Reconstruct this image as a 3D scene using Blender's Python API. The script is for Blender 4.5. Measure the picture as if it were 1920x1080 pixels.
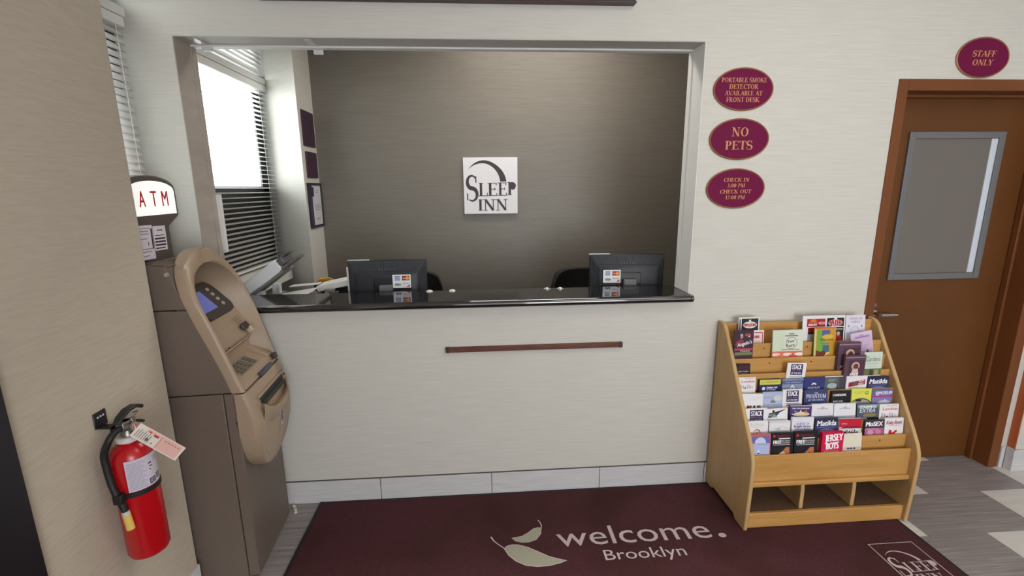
import bpy, bmesh, math, random
from mathutils import Vector, Matrix
random.seed(7)
S = bpy.context.scene
COL = S.collection
for o in list(bpy.data.objects):
    bpy.data.objects.remove(o, do_unlink=True)

# ------------------------------------------------------------------ camera
CY, CZ, YAW, PITCH, ROLL, FPX = -2.3655, 1.6825, 0.06695, -0.20942, -0.009915, 882.893
fw = Vector((math.sin(YAW)*math.cos(PITCH), math.cos(YAW)*math.cos(PITCH), math.sin(PITCH)))
r0 = Vector((math.cos(YAW), -math.sin(YAW), 0)); u0 = r0.cross(fw)
rt = math.cos(ROLL)*r0+math.sin(ROLL)*u0; up = -math.sin(ROLL)*r0+math.cos(ROLL)*u0
cam_d = bpy.data.cameras.new('camera'); cam = bpy.data.objects.new('camera', cam_d); COL.objects.link(cam)
M = Matrix((rt, up, -fw)).transposed().to_4x4(); M.translation = (0, CY, CZ); cam.matrix_world = M
cam_d.sensor_width = 36; cam_d.lens = FPX/1920*36; cam_d.clip_start = .02
S.camera = cam

# ------------------------------------------------------------------ world, exposure, big lights
S.view_settings.view_transform = 'Standard'; S.view_settings.look = 'None'
S.view_settings.gamma = 1; S.view_settings.use_curve_mapping = False
S.view_settings.exposure = 0.1
W = bpy.data.worlds.new('overcast_sky'); S.world = W; W.use_nodes = True
bg = W.node_tree.nodes['Background']; bg.inputs[0].default_value = (.93, .97, 1, 1); bg.inputs[1].default_value = 7.5

def area(name, loc, size, size_y, power, color, rot):
    d = bpy.data.lights.new(name, 'AREA'); d.shape = 'RECTANGLE'; d.size = size; d.size_y = size_y
    d.energy = power; d.color = color
    o = bpy.data.objects.new(name, d); COL.objects.link(o); o.location = loc; o.rotation_euler = rot
    return o
# recessed ceiling panels of the lobby and of the office, and the daylight of the street glazing behind the camera
area('lobby_ceiling_light', (1.3, -1.35, 2.98), 1.2, .6, 11, (1, .95, .88), (0, 0, 0))
area('lobby_ceiling_light', (3.0, -2.2, 2.98), 1.2, .6, 6, (1, .95, .88), (0, 0, 0))
area('office_ceiling_light', (.5, .75, 2.98), 1.2, .3, 22, (1, .94, .86), (0, 0, 0))
area('street_daylight', (1.7, -4.9, 1.5), 4.2, 2.0, 46, (.95, .97, 1), (math.radians(90), 0, 0))

# ------------------------------------------------------------------ materials
def lin(c):
    return tuple(((x/255)/12.92 if x/255 <= .04045 else ((x/255+.055)/1.055)**2.4) for x in c)
def rgba(c): return (*lin(c), 1)
MATS = {}
def mat(name, c, rough=.5, metal=0, emis=0, spec=.5, trans=0):
    if name in MATS: return MATS[name]
    m = bpy.data.materials.new(name); m.use_nodes = True; b = m.node_tree.nodes['Principled BSDF']
    b.inputs['Base Color'].default_value = rgba(c); b.inputs['Roughness'].default_value = rough
    b.inputs['Metallic'].default_value = metal; b.inputs['Specular IOR Level'].default_value = spec
    if emis: b.inputs['Emission Color'].default_value = rgba(c); b.inputs['Emission Strength'].default_value = emis
    MATS[name] = m; return m
def streak(name, c1, c2, scale, rough=.6, bump=.0, detail=4, contrast=(.35, .65), spec=.3, c3=None, big=1.2, coord='world'):
    """two tones mixed by noise stretched along axes given by scale; optional third tone in large soft blotches"""
    m = mat(name, c1, rough, spec=spec); nt = m.node_tree; N = nt.nodes; L = nt.links; b = N['Principled BSDF']
    if coord == 'world':
        g = N.new('ShaderNodeNewGeometry'); src = g.outputs['Position']
    else:
        g = N.new('ShaderNodeTexCoord'); src = g.outputs['Object']
    mp = N.new('ShaderNodeMapping'); mp.inputs['Scale'].default_value = scale; L.new(src, mp.inputs[0])
    n = N.new('ShaderNodeTexNoise'); n.inputs['Scale'].default_value = 1; n.inputs['Detail'].default_value = detail
    n.inputs['Roughness'].default_value = .6; L.new(mp.outputs[0], n.inputs['Vector'])
    r = N.new('ShaderNodeValToRGB'); r.color_ramp.elements[0].position = contrast[0]; r.color_ramp.elements[1].position = contrast[1]
    r.color_ramp.elements[0].color = rgba(c1); r.color_ramp.elements[1].color = rgba(c2)
    L.new(n.outputs['Fac'], r.inputs[0]); out = r.outputs[0]
    if c3:
        n2 = N.new('ShaderNodeTexNoise'); n2.inputs['Scale'].default_value = big; n2.inputs['Detail'].default_value = 3; L.new(src, n2.inputs['Vector'])
        r2 = N.new('ShaderNodeValToRGB'); r2.color_ramp.elements[0].position = .45; r2.color_ramp.elements[1].position = .75; L.new(n2.outputs['Fac'], r2.inputs[0])
        mx = N.new('ShaderNodeMixRGB'); L.new(r2.outputs[0], mx.inputs[0]); L.new(out, mx.inputs[1]); mx.inputs[2].default_value = rgba(c3); out = mx.outputs[0]
    L.new(out, b.inputs['Base Color'])
    if bump:
        bp = N.new('ShaderNodeBump'); bp.inputs['Strength'].default_value = bump; bp.inputs['Distance'].default_value = .002
        L.new(n.outputs['Fac'], bp.inputs['Height']); L.new(bp.outputs[0], b.inputs['Normal'])
    return m

wallpaper = streak('wallpaper_cream', (204, 200, 191), (214, 211, 204), (5, 5, 130), .62, .35, contrast=(.3, .7), c3=(208, 205, 198), big=.8)
wallpaper_shaded = streak('wallpaper_cream_shaded', (186, 174, 157), (197, 185, 168), (14, 14, 110), .7, .3, contrast=(.3, .72))  # same cream wallpaper, with the side wall's shade put into its colours
taupe = streak('wallpaper_taupe', (108, 102, 93), (119, 113, 104), (6, 6, 130), .42, .3, contrast=(.3, .7), spec=.45)
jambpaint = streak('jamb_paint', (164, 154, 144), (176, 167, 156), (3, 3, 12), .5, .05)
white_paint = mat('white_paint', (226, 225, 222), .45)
ceiling_m = mat('ceiling_white', (225, 222, 216), .8)
tile_grey = streak('floor_tile_grey', (124, 116, 117), (170, 162, 161), (3.5, 75, 3), .35, .06, contrast=(.28, .72), c3=(140, 132, 132), big=3)
tile_white = streak('floor_tile_white', (214, 210, 205), (224, 221, 217), (5, 30, 5), .35, 0)
tile_base = streak('baseboard_tile', (200, 198, 200), (214, 212, 213), (5, 5, 120), .4, .04)
grout = mat('grout', (88, 82, 78), .9)
door_brown = streak('door_brown', (96, 58, 26), (103, 63, 29), (3, 3, 2), .45, .02, spec=.25)
frame_brown = streak('frame_brown', (114, 67, 36), (121, 72, 40), (3, 3, 2), .42, .02, spec=.25)
orange_m = streak('orange_board', (178, 92, 52), (186, 98, 58), (4, 4, 3), .5)
oak = streak('oak', (182, 134, 72), (204, 156, 94), (4, 42, 42), .35, .05, detail=5, contrast=(.3, .7), c3=(194, 146, 84), big=5, coord='object')
oak_side = streak('oak_side', (188, 152, 104), (202, 168, 120), (30, 26, 4), .4, .05, detail=5, contrast=(.3, .7), c3=(194, 156, 104), big=4, coord='object')
carpet_brown = streak('brown_laminate', (98, 74, 58), (110, 84, 66), (60, 60, 60), .7)
mat_red = streak('mat_maroon', (72, 42, 46), (90, 55, 59), (160, 160, 160), .95, .8, contrast=(.3, .7), spec=.1, c3=(66, 40, 38), big=2.2)
mat_rubber = mat('mat_rubber', (34, 32, 38), .7)
mat_letter = streak('mat_lettering', (190, 172, 176), (216, 202, 204), (300, 300, 300), .95, .6, contrast=(.35, .6), spec=.1)
mat_leaf = streak('mat_leaf', (164, 162, 142), (186, 184, 164), (300, 300, 300), .95, .6, spec=.1)
granite = streak('black_granite', (17, 17, 20), (30, 30, 34), (220, 220, 220), .06, 0, spec=.5)
granite.node_tree.nodes['Principled BSDF'].inputs['IOR'].default_value = 2.1
blackplastic = mat('black_plastic', (26, 27, 31), .42)
darkplastic = mat('dark_plastic', (44, 45, 50), .5)
greyplastic = mat('grey_plastic', (92, 94, 96), .5)
black_metal = mat('black_aluminium', (26, 24, 30), .4)
blind_white = mat('blind_white', (232, 231, 228), .45)
chrome = mat('chrome', (205, 205, 205), .2, 1)
steel = mat('steel', (150, 146, 140), .38, .9)
grey_frame = mat('grey_metal_frame', (118, 118, 122), .4, .3)
frosted = mat('frosted_grey_glass', (116, 110, 106), .55, spec=.2)
atm_body = streak('atm_brown', (108, 95, 86), (111, 98, 89), (60, 60, 60), .48, .02)
atm_face = streak('atm_bronze', (158, 137, 115), (162, 141, 119), (60, 60, 60), .38, .02, spec=.5)
atm_dark = mat('atm_dark', (58, 50, 47), .4)
red_paint = mat('red_enamel', (186, 12, 22), .25, spec=.6)
blackrubber = mat('black_rubber', (24, 23, 24), .55)
yellow_tip = mat('yellow_tip', (226, 190, 96), .5)
paper = mat('paper', (226, 224, 222), .7)
grey_paper = mat('grey_white_plastic', (222, 224, 226), .45)
bronze = mat('bronze_rim', (160, 112, 78), .4, .3)
burgundy = mat('burgundy_enamel', (110, 22, 64), .6, spec=.12)
dark_wood = streak('dark_wood', (92, 54, 44), (112, 68, 54), (8, 60, 60), .45, .05, coord='object')
purple_m = mat('deep_purple', (62, 36, 56), .55)
spandrel_m = mat('dark_spandrel', (38, 36, 36), .35)

def glassmat():
    m = bpy.data.materials.new('window_glass'); m.use_nodes = True; nt = m.node_tree; nt.nodes.remove(nt.nodes['Principled BSDF'])
    o = nt.nodes['Material Output']; t = nt.nodes.new('ShaderNodeBsdfTransparent'); g = nt.nodes.new('ShaderNodeBsdfGlossy')
    g.inputs['Roughness'].default_value = .02; t.inputs[0].default_value = (.95, .97, .96, 1)
    mx = nt.nodes.new('ShaderNodeMixShader'); mx.inputs[0].default_value = .06
    nt.links.new(t.outputs[0], mx.inputs[1]); nt.links.new(g.outputs[0], mx.inputs[2]); nt.links.new(mx.outputs[0], o.inputs[0])
    return m
glass = glassmat()
def printmat():
    m = bpy.data.materials.new('ink_print'); m.use_nodes = True; nt = m.node_tree; b = nt.nodes['Principled BSDF']
    a = nt.nodes.new('ShaderNodeAttribute'); a.attribute_name = 'ink'; nt.links.new(a.outputs['Color'], b.inputs['Base Color'])
    b.inputs['Roughness'].default_value = .45; b.inputs['Specular IOR Level'].default_value = .3
    return m
ink = printmat()
def emit(name, c, s):
    m = mat(name, c, .3); b = m.node_tree.nodes['Principled BSDF']
    b.inputs['Emission Color'].default_value = rgba(c); b.inputs['Emission Strength'].default_value = s; return m
lit_white = emit('lit_sign_white', (250, 250, 246), .55)
screen_blue = emit('screen_blue', (92, 98, 165), .35)

# ------------------------------------------------------------------ object helpers
def tag(o, label=None, cat=None, group=None, kind=None):
    if label: o['label'] = label
    if cat: o['category'] = cat
    if group: o['group'] = group
    if kind: o['kind'] = kind
    return o
def thing(name, label, cat, loc=(0, 0, 0), rotz=0, group=None):
    o = bpy.data.objects.new(name, None); COL.objects.link(o); o.location = loc; o.rotation_euler = (0, 0, rotz)
    o.empty_display_size = .05
    return tag(o, label, cat, group)
def world_of(o):
    m = o.matrix_basis.copy()
    while o.parent: o = o.parent; m = o.matrix_basis @ m
    return m
class MB:
    def __init__(s): s.v = []; s.f = []
    def add(s, verts, faces):
        n = len(s.v); s.v += [Vector(p) for p in verts]; s.f += [tuple(i+n for i in q) for q in faces]; return s
    def box(s, a, b, rot=None, piv=None):
        x0, y0, z0 = a; x1, y1, z1 = b
        v = [Vector(p) for p in ((x0, y0, z0), (x1, y0, z0), (x1, y1, z0), (x0, y1, z0), (x0, y0, z1), (x1, y0, z1), (x1, y1, z1), (x0, y1, z1))]
        if rot is not None:
            c = Vector(piv) if piv is not None else (v[0]+v[6])/2
            v = [rot @ (p-c)+c for p in v]
        return s.add(v, [(3, 2, 1, 0), (4, 5, 6, 7), (0, 1, 5, 4), (1, 2, 6, 5), (2, 3, 7, 6), (3, 0, 4, 7)])
    def prism(s, pts, d):
        """closed polygon pts (3D, counter-clockwise seen against d), extruded by d"""
        n = len(pts); p = [Vector(q) for q in pts]; d = Vector(d)
        return s.add(p+[q+d for q in p], [tuple(range(n-1, -1, -1)), tuple(range(n, 2*n))]+[(i, (i+1) % n, n+(i+1) % n, n+i) for i in range(n)])
    def tube(s, path, r, seg=12, caps=True):
        P = [Vector(p) for p in path]; R = r if isinstance(r, (list, tuple)) else [r]*len(P); n = len(s.v); ref = None
        for i, p in enumerate(P):
            t = (P[min(i+1, len(P)-1)]-P[max(i-1, 0)]).normalized()
            if ref is None: ref = t.orthogonal().normalized()
            ref = (ref-t*ref.dot(t)).normalized(); q = t.cross(ref)
            for k in range(seg):
                a = 2*math.pi*k/seg; s.v.append(p+(ref*math.cos(a)+q*math.sin(a))*R[i])
        for i in range(len(P)-1):
            for k in range(seg):
                a = n+i*seg+k; b = n+i*seg+(k+1) % seg; s.f.append((a, b, b+seg, a+seg))
        if caps:
            s.f.append(tuple(n+k for k in range(seg-1, -1, -1))); m = n+(len(P)-1)*seg; s.f.append(tuple(m+k for k in range(seg)))
        return s
    def lathe(s, prof, c, axis='z', seg=32):
        """prof list of (r, h)"""
        C = Vector(c)
        path = []
        n = len(s.v)
        for r, h in prof:
            for k in range(seg):
                a = 2*math.pi*k/seg
                d = (r*math.cos(a), r*math.sin(a), h)
                if axis == 'y': d = (d[0], -d[2], d[1])
                if axis == 'x': d = (d[2], d[0], d[1])
                s.v.append(C+Vector(d))
        for i in range(len(prof)-1):
            for k in range(seg):
                a = n+i*seg+k; b = n+i*seg+(k+1) % seg; s.f.append((a, b, b+seg, a+seg))
        s.f.append(tuple(n+k for k in range(seg-1, -1, -1))); m = n+(len(prof)-1)*seg; s.f.append(tuple(m+k for k in range(seg)))
        return s
    def build(s, name, m, parent=None, bevel=0, smooth=None, local=False, seg=2):
        me = bpy.data.meshes.new(name); vs = s.v
        if parent is not None and not local:
            inv = world_of(parent).inverted(); vs = [inv @ p for p in vs]
        me.from_pydata([tuple(p) for p in vs], [], s.f); me.update()
        bm = bmesh.new(); bm.from_mesh(me); bmesh.ops.recalc_face_normals(bm, faces=bm.faces); bm.to_mesh(me); bm.free()
        me.materials.append(m); o = bpy.data.objects.new(name, me); COL.objects.link(o)
        if parent is not None: o.parent = parent
        if smooth:
            me.shade_smooth(); me.set_sharp_from_angle(angle=math.radians(smooth))
        if bevel:
            b = o.modifiers.new('bevel', 'BEVEL'); b.width = bevel; b.segments = seg; b.limit_method = 'ANGLE'; b.angle_limit = math.radians(40)
            me.shade_smooth(); me.set_sharp_from_angle(angle=math.radians(60))
        return o
def struct(name, mb, m, bevel=0, parent=None):
    o = mb.build(name, m, parent, bevel)
    if parent is None: o['kind'] = 'structure'
    return o
def sempty(name):
    o = bpy.data.objects.new(name, None); COL.objects.link(o); o['kind'] = 'structure'; o.empty_display_size = .05; return o
def lerp_tab(tab, x):
    if x <= tab[0][0]: return tab[0][1]
    for (a, b), (c, d) in zip(tab, tab[1:]):
        if x <= c: return b+(d-b)*(x-a)/(c-a)
    return tab[-1][1]

# ------------------------------------------------------------------ lettering (flat print)
_tc = {}
def sans(txt):
    if txt in _tc: return _tc[txt]
    cu = bpy.data.curves.new('t', 'FONT'); cu.body = txt; cu.size = 1; cu.resolution_u = 3; ob = bpy.data.objects.new('t', cu); COL.objects.link(ob)
    dg = bpy.context.evaluated_depsgraph_get(); me = bpy.data.meshes.new_from_object(ob.evaluated_get(dg))
    vs = [(v.co.x, v.co.y) for v in me.vertices]; fs = [tuple(p.vertices) for p in me.polygons]
    bpy.data.objects.remove(ob); bpy.data.meshes.remove(me); bpy.data.curves.remove(cu)
    _tc[txt] = (vs, fs); return _tc[txt]
T_, t_ = .15, .055
def GL():
    V = lambda x: ('L', x, 0, x, 1, T_); v = lambda x: ('L', x, 0, x, 1, t_)
    s = lambda x, y: ('L', x-.13, y+(.025 if y == 0 else -.025), x+.13, y+(.025 if y == 0 else -.025), .05)
    L = lambda a, b, c, d, w: ('L', a, b, c, d, w)
    A = lambda cx, cy, rx, ry, a0, a1: ('A', cx, cy, rx, ry, a0, a1)
    h = lambda a, b, y: ('L', a, y, b, y, .05)
    k = lambda x, y0, y1: ('L', x, y0, x, y1, .05)
    return {
     'A': (.74, [L(.37, 1, .08, 0, t_), L(.36, 1, .64, 0, T_), h(.18, .54, .33), s(.08, 0), s(.64, 0)]),
     'B': (.64, [V(.16), s(.13, 0), s(.13, 1), h(.1, .34, .975), h(.1, .36, .52), h(.1, .36, .025), A(.3, .75, .22, .25, 90, -90), A(.32, .27, .26, .27, 90, -90)]),
     'C': (.72, [A(.42, .5, .35, .51, 45, 315), k(.68, .68, .98), k(.68, .03, .25)]),
     'D': (.76, [V(.16), s(.13, 0), s(.13, 1), h(.1, .34, .975), h(.1, .34, .025), A(.32, .5, .38, .5, 90, -90)]),
     'E': (.62, [V(.16), s(.13, 0), s(.13, 1), h(.1, .54, .975), h(.1, .44, .52), h(.1, .57, .025), k(.53, .8, 1), k(.44, .42, .62), k(.56, 0, .22)]),
     'F': (.58, [V(.16), s(.16, 0), s(.13, 1), h(.1, .54, .975), h(.1, .44, .5), k(.53, .8, 1), k(.44, .4, .6)]),
     'G': (.76, [A(.42, .5, .35, .51, 45, 315), k(.68, .68, .98), L(.66, .05, .66, .42, T_), h(.52, .78, .42)]),
     'H': (.78, [V(.16), V(.62), s(.16, 0), s(.16, 1), s(.62, 0), s(.62, 1), h(.16, .62, .52)]),
     'I': (.34, [V(.17), s(.17, 0), s(.17, 1)]),
     'J': (.42, [L(.24, .15, .24, 1, T_), s(.24, 1), A(.13, .15, .11, .18, 0, -150)]),
     'K': (.76, [V(.16), s(.16, 0), s(.16, 1), L(.2, .42, .6, 1, t_), L(.3, .55, .64, 0, T_), s(.6, 1), s(.64, 0)]),
     'L': (.6, [V(.16), s(.16, 1), s(.13, 0), h(.1, .56, .025), k(.55, 0, .26)]),
     'M': (.92, [v(.14), L(.14, 1, .44, 0, T_), L(.44, 0, .74, 1, t_), V(.76), s(.14, 0), s(.14, 1), s(.76, 0), s(.76, 1)]),
     'N': (.8, [v(.15), L(.15, 1, .65, 0, T_), v(.65), s(.15, 0), s(.13, 1), s(.65, 1)]),
     'O': (.8, [A(.4, .5, .35, .51, 0, 360)]),
     'P': (.6, [V(.16), s(.16, 0), s(.13, 1), h(.1, .32, .975), h(.1, .32, .47), A(.3, .725, .25, .275, 90, -90)]),
     'R': (.7, [V(.16), s(.16, 0), s(.13, 1), h(.1, .32, .975), h(.1, .32, .5), A(.3, .74, .24, .26, 90, -90), L(.32, .5, .6, 0, T_), s(.62, 0)]),
     'S': (.56, [('S', 0)]),
     'T': (.64, [V(.32), s(.32, 0), h(.04, .6, .975), k(.05, .76, 1), k(.59, .76, 1)]),
     'U': (.76, [L(.17, .3, .17, 1, T_), L(.6, .3, .6, 1, t_), s(.17, 1), s(.6, 1), A(.385, .3, .215, .31, 180, 360)]),
     'V': (.72, [L(.1, 1, .37, 0, T_), L(.37, 0, .62, 1, t_), s(.1, 1), s(.62, 1)]),
     'Y': (.7, [L(.1, 1, .35, .48, T_), L(.35, .48, .6, 1, t_), L(.35, 0, .35, .5, T_), s(.1, 1), s(.6, 1), s(.35, 0)]),
     '0': (.58, [A(.29, .5, .24, .51, 0, 360)]),
     '1': (.4, [V(.2), s(.2, 0), L(.08, .85, .2, .98, .05)]),
     '2': (.56, [A(.27, .74, .2, .27, 160, -40), L(.42, .58, .08, .04, t_), h(.06, .52, .04)]),
     '3': (.54, [A(.24, .75, .2, .26, 150, -90), A(.24, .26, .24, .27, 90, -150)]),
     ':': (.28, [L(.14, .1, .14, .22, .12), L(.14, .5, .14, .62, .12)]),
     ' ': (.34, [])}
GLY = GL()
def strip(path, widths):
    L, R = [], []
    for i, (x, y) in enumerate(path):
        a = path[max(i-1, 0)]; b = path[min(i+1, len(path)-1)]
        dx, dy = b[0]-a[0], b[1]-a[1]; l = math.hypot(dx, dy) or 1; nx, ny = -dy/l, dx/l; w = widths[i]/2
        L.append((x+nx*w, y+ny*w)); R.append((x-nx*w, y-ny*w))
    n = len(path)
    return L+R, [(n+i, n+i+1, i+1, i) for i in range(n-1)]
def serif(txt):
    key = ('serif', txt)
    if key in _tc: return _tc[key]
    vs, fs = [], []; x = 0
    for ch in txt:
        adv, st = GLY[ch]
        for q in st:
            if q[0] == 'L':
                a, b, w = (q[1], q[2]), (q[3], q[4]), q[5]; p, f = strip([a, b], [w, w])
            elif q[0] == 'A':
                n = 20; cx, cy, rx, ry, a0, a1 = q[1:]
                p = []; f = []
                for i in range(n+1):
                    a = math.radians(a0+(a1-a0)*i/n); p.append((cx+rx*math.cos(a), cy+ry*math.sin(a)))
                for i in range(n+1):
                    a = math.radians(a0+(a1-a0)*i/n); p.append((cx+(rx-T_*1.05)*math.cos(a), cy+(ry-t_)*math.sin(a)))
                f = [(i, i+1, n+2+i, n+1+i) for i in range(n)]
            else:
                n = 40; path = []; wd = []
                for i in range(n+1):
                    s = i/n
                    if s < .5: a = math.radians(35+(270-35)*s*2); path.append((.28+.2*math.cos(a), .75+.25*math.sin(a)))
                    else: a = math.radians(90-(215)*(s-.5)*2); path.append((.28+.22*math.cos(a), .25+.25*math.sin(a)))
                    wd.append(t_+(T_*1.1-t_)*max(0, math.sin(math.pi*s))**1.6)
                p, f = strip(path, wd)
                pp, ff = strip([(.46, .72), (.46, .98)], [.05, .05]); f = f+[tuple(i+len(p) for i in g) for g in ff]; p = p+pp
                pp, ff = strip([(.08, .02), (.08, .3)], [.05, .05]); f = f+[tuple(i+len(p) for i in g) for g in ff]; p = p+pp
            k = len(vs); vs += [(a+x, b, st.index(q)*.00003) for a, b in p]; fs += [tuple(i+k for i in g) for g in f]
        x += adv
    _tc[key] = (vs, fs); return _tc[key]

class Print:
    """flat print: coloured polygons in (u right, v up), each later one a hair further out"""
    def __init__(s): s.v = []; s.f = []; s.c = []; s.h = 0; s.step = .00012
    def poly(s, pts, c):
        s.h += s.step; n = len(s.v); s.v += [(a, b, s.h) for a, b in pts]; s.f.append(tuple(range(n, n+len(pts)))); s.c.append(c)
    def rect(s, a, b, c, d, col): s.poly([(a, b), (c, b), (c, d), (a, d)], col)
    def ell(s, cx, cy, rx, ry, col, n=28, a0=0, a1=360):
        s.poly([(cx+rx*math.cos(math.radians(a0+(a1-a0)*i/n)), cy+ry*math.sin(math.radians(a0+(a1-a0)*i/n))) for i in range(n+(0 if a1-a0 == 360 else 1))], col)
    def strip(s, path, w, col):
        s.h += s.step; p, f = strip(path, w if isinstance(w, list) else [w]*len(path)); n = len(s.v)
        s.v += [(a, b, s.h) for a, b in p]; s.f += [tuple(i+n for i in g) for g in f]; s.c += [col]*len(f)
    def text(s, txt, cx, y, h, col, width=None, font='sans', slant=0, rot=0, align='c', fat=0):
        vs, fs = sans(txt) if font == 'sans' else serif(txt)
        if not vs: return
        x0 = min(q_[0] for q_ in vs); x1 = max(q_[0] for q_ in vs); k = h/(.73 if font == 'sans' else 1.0)
        kx = width/(x1-x0) if width else k
        s.h += s.step; ca, sa = math.cos(math.radians(rot)), math.sin(math.radians(rot))
        offs = [(0, 0)] if not fat else [(0, 0), (fat, 0), (-fat, 0)]
        off = {'c': -(x1+x0)/2, 'l': -x0, 'r': -x1}[align]
        for ox, oy in offs:
            n = len(s.v); s.h += s.step*.4
            for q_ in vs:
                a, b = q_[0], q_[1]; X = (a+off)*kx+b*k*slant+ox; Y = b*k+oy
                s.v.append((cx+X*ca-Y*sa, y+X*sa+Y*ca, s.h+(q_[2] if len(q_) > 2 else 0)))
            s.f += [tuple(i+n for i in g) for g in fs]; s.c += [col]*len(fs)
    def build(s, name, parent, O, U, V, N, m=None):
        O, U, V, N = Vector(O), Vector(U), Vector(V), Vector(N)
        pts = [O+U*a+V*b+N*c for a, b, c in s.v]
        if parent is not None:
            inv = world_of(parent).inverted(); pts = [inv @ p for p in pts]
        me = bpy.data.meshes.new(name); me.from_pydata([tuple(p) for p in pts], [], s.f)
        at = me.color_attributes.new('ink', 'FLOAT_COLOR', 'CORNER'); i = 0
        for p, c in zip(me.polygons, s.c):
            q = rgba(c)
            for k in p.loop_indices: at.data[k].color = q
        me.materials.append(m or ink); o = bpy.data.objects.new(name, me); COL.objects.link(o); o.parent = parent
        return o

# ================================================================== SETTING
XL, XR, ZT, TW = -1.3381, 1.0978, 2.357, .16
ZC = 1.088                       # underside of counter
RZ = 3.0                         # ceiling height
# front wall with the reception opening and the staff door opening
DX0, DX1, DZ = 2.097, 3.092, 2.1935
fwm = MB()
def wallbox(m, x0, x1, z0, z1): m.box((x0, 0, z0), (x1, TW, z1))
wallbox(fwm, -1.75, XL, 0, RZ); wallbox(fwm, XL, XR, 0, ZC); wallbox(fwm, XL, XR, ZT, RZ); wallbox(fwm, XR, DX0, 0, RZ)
wallbox(fwm, DX0, DX1, DZ, RZ); wallbox(fwm, DX1, 4.3, 0, RZ)
struct('wall_front', fwm, wallpaper)
# left side wall of the lobby, up to its corner
struct('wall_left', MB().box((-1.56, -5, 0), (-1.235, -.555, RZ)), wallpaper_shaded, bevel=.004)
# left wall of the office (pier between the window bay and the back wall)
struct('wall_left_office', MB().prism([(-1.215, 1.10, 0), (-1.215, 1.42, 0), (-1.75, 1.42, 0), (-1.75, 1.402, 0), (-1.576, 1.402, 0)], (0, 0, RZ)), wallpaper)
# outer wall under and over the two windows, in the bay
struct('wall_left_bay', MB().box((-1.75, -.56, 0), (-1.577, 1.4015, 1.10)).box((-1.75, -.56, 2.94), (-1.577, 1.4015, RZ)), wallpaper)
struct('wall_back', MB().box((-1.75, 1.42, 0), (4.3, 1.52, RZ)), taupe)
struct('wall_right', MB().box((4.3, -5, 0), (4.4, 1.52, RZ)), wallpaper)
struct('wall_rear', MB().box((-1.6, -5.1, 0), (4.4, -5, .4)).box((-1.6, -5.1, 2.4), (4.4, -5, RZ)).box((-1.6, -5.1, .4), (.7, -5, 2.4)).box((2.3, -5.1, .4), (4.4, -5, 2.4)), wallpaper)
struct('ceiling', MB().box((-1.75, -5.1, RZ), (4.4, 1.9, RZ+.1)), ceiling_m)
# pilaster right of the staff door: its orange board and wall
struct('wall_right_pilaster', MB().box((3.137, -.045, 0), (4.3, 0, RZ)), wallpaper)
tb = sempty('trim_1'); MB().box((3.132, -.044, .14), (3.1372, -.001, 2.9)).build('orange_board', orange_m, tb)
# opening liner: painted soffit and jambs with a pale inner edge
rv = sempty('trim_2')
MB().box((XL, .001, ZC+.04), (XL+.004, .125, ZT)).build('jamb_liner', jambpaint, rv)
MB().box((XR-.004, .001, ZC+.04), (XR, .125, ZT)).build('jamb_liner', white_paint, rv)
MB().box((XL+.004, .001, ZT-.004), (XR-.004, .125, ZT)).build('soffit_liner', streak('soffit_paint', (186, 182, 176), (194, 190, 184), (3, 3, 3), .5), rv)
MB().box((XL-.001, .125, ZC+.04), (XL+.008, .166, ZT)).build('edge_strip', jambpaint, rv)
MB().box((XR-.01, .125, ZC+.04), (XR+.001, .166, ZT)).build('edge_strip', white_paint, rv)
MB().box((XL+.008, .125, ZT-.012), (XR-.01, .166, ZT+.001)).build('head_strip', white_paint, rv)
MB().box((XL+.004, .162, 1.37), (XL+.022, .19, 1.665)).build('pale_edge_strip', white_paint, rv)

# floor: slab and tiles
fl = struct('floor', MB().box((-1.75, -5.1, -.1), (4.4, 1.9, -.004)), grout)
tg = MB().box((.0015, .0015, -.0035), (.6075, .3005, 0)); tw = MB().box((.0015, .0015, -.0035), (.3025, .3005, 0))
protos = {}
for key, mb_, m_ in (('g', tg, tile_grey), ('w', tw, tile_white)):
    me = bpy.data.meshes.new('tile'); me.from_pydata([tuple(p) for p in mb_.v], [], mb_.f); me.materials.append(m_); protos[key] = me
for j in range(-9, 3):
    y = -.21+.302*j; xg = 2.45+.303*j
    k0 = math.floor((-1.2-xg)/.911)-1
    for k in range(k0, k0+9):
        for key, x, w in (('g', xg+.911*k, .609), ('w', xg+.911*k+.609, .304)):
            if x+w < -1.55 or x > 4.25: continue
            if y > -.1 and j >= 1 and not (x+w > 2.0 and x < 3.2): continue
            o = bpy.data.objects.new('tile', protos[key]); COL.objects.link(o); o.parent = fl; o.location = (x, y, 0)

# baseboards, tile by tile
def tile_run(name, segs):
    b = sempty(name)
    for a, c in segs: MB().box(a, c).build('tile', tile_base, b, bevel=.0015)
xs = [.0335+.611*k for k in range(-3, 4)]
tile_run('baseboard_front', [((max(a, -1.53)+.0015, -.011, 0), (min(c, 2.09)-.0015, .0, .131)) for a, c in zip(xs, xs[1:])]
         + [((3.0945, -.011, 0), (3.119, 0, .138))])
MB().box((-1.53, -.0098, .0), (2.09, .0, .1305)).build('baseboard_joint', grout, bpy.data.objects['baseboard_front'])
MB().box((-1.53, -.0112, .1312), (2.09, .0, .1325)).build('baseboard_front_grout', grout, bpy.data.objects['baseboard_front'])
tile_run('baseboard_left', [((-1.235, -.558-.611*(k+1)+.0015, 0), (-1.224, -.558-.611*k-.0015, .131)) for k in range(1)] )
tile_run('baseboard_right', [((3.121, -.056, 0), (3.1368, -.012, .138)), ((3.1225, -.0565, 0), (3.70, -.0455, .138)), ((3.703, -.0565, 0), (4.29, -.0455, .138))])

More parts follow.
